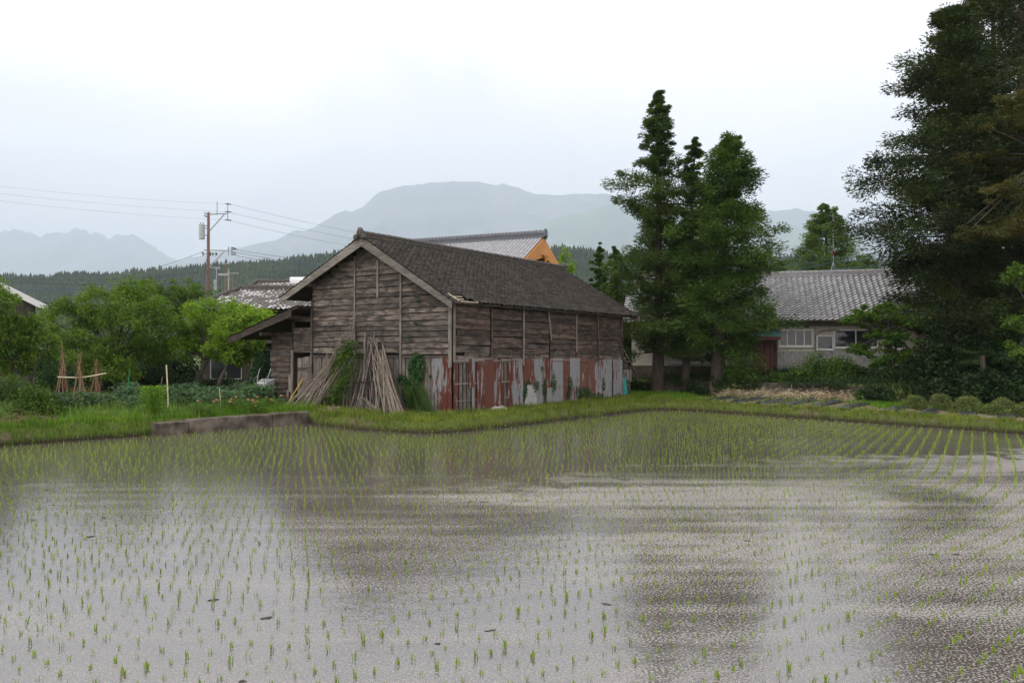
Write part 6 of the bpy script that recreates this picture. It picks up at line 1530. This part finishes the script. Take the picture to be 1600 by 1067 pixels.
# ================================================================== VEGETABLE PLOT AND WALL AT RIGHT
rw = empty('retaining_wall', (0, 0, 0), 0, 'dark mossy concrete retaining wall below the cedars and the low house', 'wall')
for (a, c), (e, f_), z0, z1 in (((7.6, 42.2), (10.05, 39.95), 0.2, 0.98), ((10.05, 39.95), (15.1, 36.2), 0.2, 1.08), ((15.1, 36.2), (16.0, 35.5), 0.2, 1.02)):
    n_seg = max(1, int(math.hypot(e - a, f_ - c) / 1.6))
    for k in range(n_seg):
        t0, t1 = k / n_seg, (k + 1) / n_seg
        p0 = Vector((a + (e - a) * t0, c + (f_ - c) * t0, 0)); p1 = Vector((a + (e - a) * t1, c + (f_ - c) * t1, 0)); dd_ = (p1 - p0).normalized(); nn_ = Vector((dd_.y, -dd_.x, 0))
        if nn_.y > 0: nn_ = -nn_
        p0 = p0 + dd_ * 0.01; p1 = p1 - dd_ * 0.01; j = random.uniform(-0.01, 0.01)
        MB().hexa([p0 + nn_ * 0.26 + Vector((0, 0, z0)), p1 + nn_ * 0.26 + Vector((0, 0, z0)), p1 - nn_ * 0.1 + Vector((0, 0, z0)), p0 - nn_ * 0.1 + Vector((0, 0, z0)), p0 + nn_ * (0.16 + j) + Vector((0, 0, z1 + j)), p1 + nn_ * (0.16 + j) + Vector((0, 0, z1 + j)), p1 - nn_ * 0.12 + Vector((0, 0, z1)), p0 - nn_ * 0.12 + Vector((0, 0, z1))]).build('wall_panel', M['concrete_dark'], rw)
MB().box(9.83, 10.05, 39.55, 39.75, 0.2, 1.12).build('pier', M['concrete'], rw)
# weeds hanging over the wall top
rq = np.random.default_rng(351); n = 5000; t_ = rq.uniform(0, 1, n)
x = np.where(t_ < 0.3, 7.6 + (t_ / 0.3) * 2.45, 10.05 + (t_ - 0.3) / 0.7 * 7.0); y = np.where(t_ < 0.3, 42.2 - (t_ / 0.3) * 2.25, 39.95 - (t_ - 0.3) / 0.7 * 5.2)
k = rq.uniform(0, 1, n) < 0.5 + 0.5 * np.sin(x * 3.1) * np.sin(x * 1.3 + 1); x, y = x[k], y[k]; n = len(x)
c = np.stack([x - 0.25 + rq.normal(0, 0.14, n), y - 0.30 + rq.normal(0, 0.14, n), 1.05 + rq.normal(0.03, 0.14, n)], 1)
tag(link('wall_weeds', cards_mesh('wall_weeds', c, rq.normal(0, 1, (n, 3)) + np.array([0, -0.3, -0.6]), rq.uniform(0.1, 0.25, n), rq.uniform(0.02, 0.06, n), rq, 0.4), M['dark_leaf']), 'dark weeds hanging over the top of the retaining wall', 'weeds', kind='stuff')
# mulched rows
VD = Vector((math.cos(R(54.6)), math.sin(R(54.6)), 0))
rows_ = [(8.6, 34.6, 3.0), (9.35, 33.6, 4.2), (10.1, 32.7, 4.6), (10.85, 31.8, 4.4), (11.6, 30.8, 4.2), (12.4, 29.8, 3.4), (13.55, 28.45, 1.7), (14.3, 27.5, 1.6), (15.05, 26.5, 1.6), (15.8, 25.5, 1.7), (16.55, 24.5, 1.7)]
lbls = ['black mulch film row nearest the barn', 'second black mulch row from the barn', 'third black mulch row from the barn', 'fourth black mulch row from the barn, beside the straw', 'fifth black mulch row from the barn', 'sixth black mulch row, last before the green weeds', 'short black mulch row left of the leftmost hedge ball', 'short mulched mound below the second hedge ball', 'short mulched mound below the third hedge ball', 'short mulched mound below the fourth hedge ball', 'short mulched mound at the right picture edge']
for i, ((x0, y0, ln), lb) in enumerate(zip(rows_, lbls)):
    rt_ = empty('mulch_row', (x0, y0, h1(x0, y0)), R(54.6), lb, 'mulch row', 'rows under black plastic mulch'); mb = MB(); ns = max(6, int(ln * 5)); V = []; Fc = []
    mb2 = MB()
    for s in range(ns + 1):
        for k in range(9):
            a = math.pi * k / 8; w = 0.30 + 0.03 * math.sin(s * 1.9 + i); hh = 0.17 + 0.025 * math.sin(s * 1.3 + k + i) 
            if s in (0, ns): hh *= 0.5
            V.append((s / ns * ln, w * math.cos(a) + random.uniform(-0.02, 0.02), hh * math.sin(a) ** 0.8 - 0.02 + random.uniform(-0.015, 0.015)))
    for s in range(ns):
        for k in range(8): Fc.append((s * 9 + k, s * 9 + k + 1, s * 9 + k + 10, s * 9 + k + 9))
    mb.add(V, Fc); mb.build('plastic_film', M['plastic_black'], rt_, smooth=True)
    mb2.add([(v[0], v[1] * 1.9, v[2] * 0.55 - 0.02) for v in V], Fc); mb2.build('soil', M['soil_row'], rt_, smooth=True)
    n = int(26 * ln); c = np.stack([rq.uniform(0.1, ln, n), rq.normal(0, 0.07, n), 0.17 + rq.uniform(0, 0.12, n)], 1); k = np.sin(c[:, 0] * 12) > 0.2
    link('sprouts', cards_mesh('sprouts', c[k], rq.normal(0, 1, (k.sum(), 3)), rq.uniform(0.06, 0.14, k.sum()), rq.uniform(0.04, 0.08, k.sum()), rq, 1.0), M['weed'], rt_)
# straw mulch by the wall
n = 14000; t_ = rq.uniform(0, 1, n); x = 10.2 + t_ * 4.4 + rq.normal(0, 0.25, n); y = 38.3 - t_ * 3.3 + rq.normal(0, 0.42, n)
k = (rq.uniform(0, 1, n) < 0.55 + 0.5 * np.sin(x * 4.0) * np.sin(y * 2.6)) & (wall_d(x, y) < -0.3); x, y = x[k], y[k]; n = len(x)
d = rq.normal(0, 1, (n, 3)); d[:, 2] *= 0.4
tag(link('straw_mulch', cards_mesh('straw_mulch', np.stack([x, y, H(x, y) + np.abs(rq.normal(0, 0.16, n)) + 0.02], 1), d, rq.uniform(0.15, 0.4, n), np.full(n, 0.026), rq, 0.8), M['straw_leaf']), 'pale straw spread along the foot of the retaining wall', 'straw', kind='stuff')

# ================================================================== POLES AND WIRES
up = P(325, 470, 65.0); ub = h1(up.x, up.y); zt = P(325, 332, 65.0).z - ub
ut = empty('utility_pole', (up.x, up.y, ub), 0, 'brown utility pole with grey transformer and two crossarms', 'utility pole')
MB().tube([(0, 0, -0.3), (0, 0, zt)], [0.17, 0.105], 10).build('shaft', M['pole'], ut)
px2m = 65.0 / F
def uz(py): return P(325, py, 65.0).z - ub
MB().bar((-0.2, 0, uz(335)), (1.62, 0, uz(334)), 0.09, 0.09).build('crossarm', M['steel'], ut)
MB().bar((0.05, 0, uz(362)), (1.30, 0, uz(335)), 0.07, 0.07).build('brace', M['steel'], ut)
MB().tube([(0.70, 0, uz(336)), (0.70, 0, uz(315))], 0.035, 6).build('upright', M['steel'], ut)
MB().tube([(1.57, 0, uz(344)), (1.57, 0, uz(317))], 0.035, 6).build('upright', M['steel'], ut)
for py in (319, 331, 344):
    MB().tube([(1.35, 0, uz(py)), (1.55, -0.02, uz(py)), (1.60, 0, uz(py)), (1.85, 0.05, uz(py + 0.5))], [0.03, 0.045, 0.05, 0.03], 6).build('insulator', M['black'], ut)
for py in (333, 337): MB().tube([(-0.35, 0, uz(py)), (-0.12, 0, uz(py + 2))], [0.04, 0.05], 6).build('insulator', M['black'], ut)
MB().bar((-0.35, 0, uz(391)), (1.62, 0, uz(392)), 0.09, 0.09).build('crossarm', M['steel'], ut)
MB().bar((-0.6, 0, uz(396)), (0.8, 0, uz(397)), 0.06, 0.06).build('crossarm', M['steel'], ut)
MB().bar((0.05, 0, uz(418)), (1.30, 0, uz(393)), 0.07, 0.07).build('brace', M['steel'], ut)
for xx in (1.66, 1.90): MB().tube([(xx, 0, uz(399)), (xx, 0, uz(386))], 0.055, 6).build('upright', M['steel'], ut)
for k, py in enumerate((387, 390, 394, 398)): MB().tube([(1.95, 0, uz(py)), (2.2 + 0.1 * (k % 2), 0.05, uz(py + (-1) ** k))], [0.045, 0.03], 6).build('insulator', M['black'], ut)
for xx in (-0.45, 0.15, 0.35, 0.62): MB().tube([(xx, 0, uz(394)), (xx + 0.05, 0, uz(398)), (xx - 0.05, 0, uz(401))], [0.05, 0.06, 0.03], 6).build('insulator', M['black'], ut)
tr_ = MB().tube([(-0.50, -0.1, uz(374)), (-0.50, -0.1, uz(354)), (-0.50, -0.1, uz(352)), (-0.50, -0.1, uz(350.5))], [0.23, 0.235, 0.245, 0.16], 14).build('transformer', plain_mat('transformer_grey', (0.40, 0.42, 0.44), 0.1, 3, 0.5, bumps=0), ut)
for xx in (-0.6, -0.4): MB().tube([(xx, -0.1, uz(351)), (xx, -0.1, uz(348))], [0.05, 0.03], 6).build('bushing', M['black'], tr_)
for py in (353, 357, 368): MB().bar((-0.4, -0.05, uz(py)), (0.1, -0.05, uz(py)), 0.05, 0.07).build('bracket', M['steel'], ut)
MB().tube([(-0.02, -0.15, uz(402)), (-0.20, -0.18, uz(415)), (-0.05, -0.16, uz(425)), (0.1, -0.15, uz(437)), (0.5, -0.1, uz(446))], 0.02, 5).build('drop_cable', M['wire'], ut)
def small_pole(px, d, pyt, mt, label, arms, r0=0.12):
    b_ = P(px, 470, d); z0 = h1(b_.x, b_.y); z_ = lambda py: P(px, py, d).z - z0; s = d / F
    r_ = empty('utility_pole', (b_.x, b_.y, z0), 0, label, 'utility pole')
    MB().tube([(0, 0, -0.3), (0, 0, z_(pyt))], [r0, r0 * 0.7], 8).build('shaft', M[mt], r_)
    for (py, x0, x1, w) in arms: MB().bar((x0 * s, 0, z_(py)), (x1 * s, 0, z_(py)), w, w).build('crossarm', M['steel'], r_)
    return r_
small_pole(352, 90, 410, 'pole', 'thin brown distant pole right of the transformer pole', ((412, -6, 7, 0.1), (429, -11, 4, 0.22)))
small_pole(357, 100, 420, 'pole_grey', 'slim grey distant pole behind the thin brown one', ((427, -2, 16, 0.08), (437, -3, 3, 0.06)))
small_pole(338, 70, 418, 'steel', 'thin grey mast with a short crossbar beside the transformer pole', ((418, -9, 6, 0.08), (420, -2, 6, 0.05)), 0.05)
small_pole(336, 75, 437, 'pole_grey', 'stubby concrete pole top behind the patchy roof', ((441, -2, 2, 0.2),), 0.18)
small_pole(364, 110, 425, 'pole', 'short dark far pole at the edge of the patchy roof', ((427, -3, 8, 0.08),))
def wire(pts, mt, label, r=0.02, sag=0.0, group='power lines'):
    mb = MB(); full = []
    for (a, c) in zip(pts[:-1], pts[1:]):
        A1, B1 = Vector(a), Vector(c)
        for k in range(14):
            t = k / 14; q = A1.lerp(B1, t); q.z -= sag * 4 * t * (1 - t); full.append(q)
    full.append(Vector(pts[-1]))
    mb.tube(full, r, 4, cap=False)
    return tag(mb.build('power_line', M[mt]), label, 'power line', group)
W_ = lambda px, py, d: P(px, py, d)
wire([W_(-120, 277, 52), W_(357, 319, 65)], 'wire', 'top power line running left from the transformer pole', 0.0045, 0.25)
wire([W_(-120, 288, 52), W_(357, 331, 65)], 'wire', 'middle power line running left from the transformer pole', 0.0045, 0.25)
wire([W_(-120, 299, 52), W_(357, 344, 65)], 'wire', 'lower power line running left from the transformer pole', 0.0045, 0.25)
wire([W_(358, 319, 65), W_(760, 394, 95)], 'wire', 'top power line running right towards the barn ridge', 0.009, 0.5)
wire([W_(358, 332, 65), W_(760, 402, 95)], 'wire', 'middle power line running right towards the barn ridge', 0.009, 0.5)
wire([W_(358, 345, 65), W_(760, 414, 95)], 'wire', 'lower power line running right towards the barn ridge', 0.009, 0.5)
wire([W_(366, 390, 65), W_(640, 418, 80)], 'wire_blue', 'upper blue cable from the pole to behind the barn', 0.014, 0.3)
wire([W_(366, 394, 65), W_(640, 428, 80)], 'wire_blue', 'middle blue cable from the pole to behind the barn', 0.014, 0.3)
wire([W_(366, 399, 65), W_(640, 435, 80)], 'wire_blue', 'lower blue cable from the pole to behind the barn', 0.014, 0.3)
wire([W_(-100, 432, 60), W_(325, 440, 64)], 'wire', 'dark cable low across the left hill, upper one', 0.018, 0.4)
wire([W_(-100, 427, 60), W_(325, 424, 64.8)], 'wire', 'thin high cable across the left hill', 0.018, 0.6)
wire([W_(-100, 448, 58), W_(325, 437, 64.6)], 'wire_blue', 'blue cable low across the left hill', 0.02, 0.5)
wire([W_(120, 446, 60), W_(318, 393, 65)], 'wire', 'slanting service cable from the pole down to the left', 0.014, 0.3)
wire([W_(1180, 428, 55), W_(1302, 410, 50), W_(1480, 385, 44)], 'wire_blue', 'upper blue cable crossing before the conical tree', 0.014, 0.1)
wire([W_(1180, 434, 54), W_(1302, 421, 49), W_(1480, 398, 43)], 'wire_blue', 'lower blue cable crossing before the conical tree', 0.014, 0.1)
wire([W_(1180, 420, 55), W_(1302, 404, 50), W_(1480, 372, 44)], 'wire_blue', 'thin blue cable highest before the conical tree', 0.009, 0.1)
# yellowish far tree top beside the cedar gable
p = at(887, 85.0); q = W2L(887, 408, 85.0, p)
broadleaf('broadleaf_tree', p, [([(0, 0, -0.3), (0, 0, q[2] * 0.5), (0, 0, q[2] - 1)], [0.15, 0.1, 0.05])], [(0, 0, q[2], 0.9, 0.9, 1.5)], M['plum_leaf'], 'small yellow green treetop just right of the cedar gable', 225, 0.25, 0.12, per=60, clumps=20, clump_r=0.5)
p = at(300, 62.0); bl = []
for (px, py, rx, rz) in ((230, 462, 1.6, 1.2), (260, 470, 1.8, 1.2), (290, 462, 1.6, 1.3), (310, 470, 1.3, 1.1)):
    q = W2L(px, py, 62.0, p); bl.append((q[0], q[1], q[2], rx, 1.4, rz))
broadleaf('broadleaf_tree', p, [([(0, 0, -0.3), (0, 0, 1.5), (-0.5, 0, 3.0)], [0.2, 0.15, 0.1])], bl, M['broad_leaf'], 'darker green trees at the foot of the transformer pole', 226, 0.2, 0.1, per=60, clumps=24, clump_r=0.5)

# ================================================================== AIR
hz_ = MB(); hz_.box(-21500, 21500, -900, 26000, -4.0, 3700)
m = bpy.data.materials.new('hazy_air'); m.use_nodes = True
nn, ll = m.node_tree.nodes, m.node_tree.links; nn.clear()
out = nn.new('ShaderNodeOutputMaterial'); pv = nn.new('ShaderNodeVolumePrincipled')
pv.inputs['Color'].default_value = (0.77, 0.87, 1.0, 1); pv.inputs['Density'].default_value = 0.000115; pv.inputs['Anisotropy'].default_value = 0.0
ll.new(pv.outputs[0], out.inputs['Volume'])
tag(hz_.build('haze', m), 'pale bluish haze in the air before the mountains', 'haze', kind='stuff')
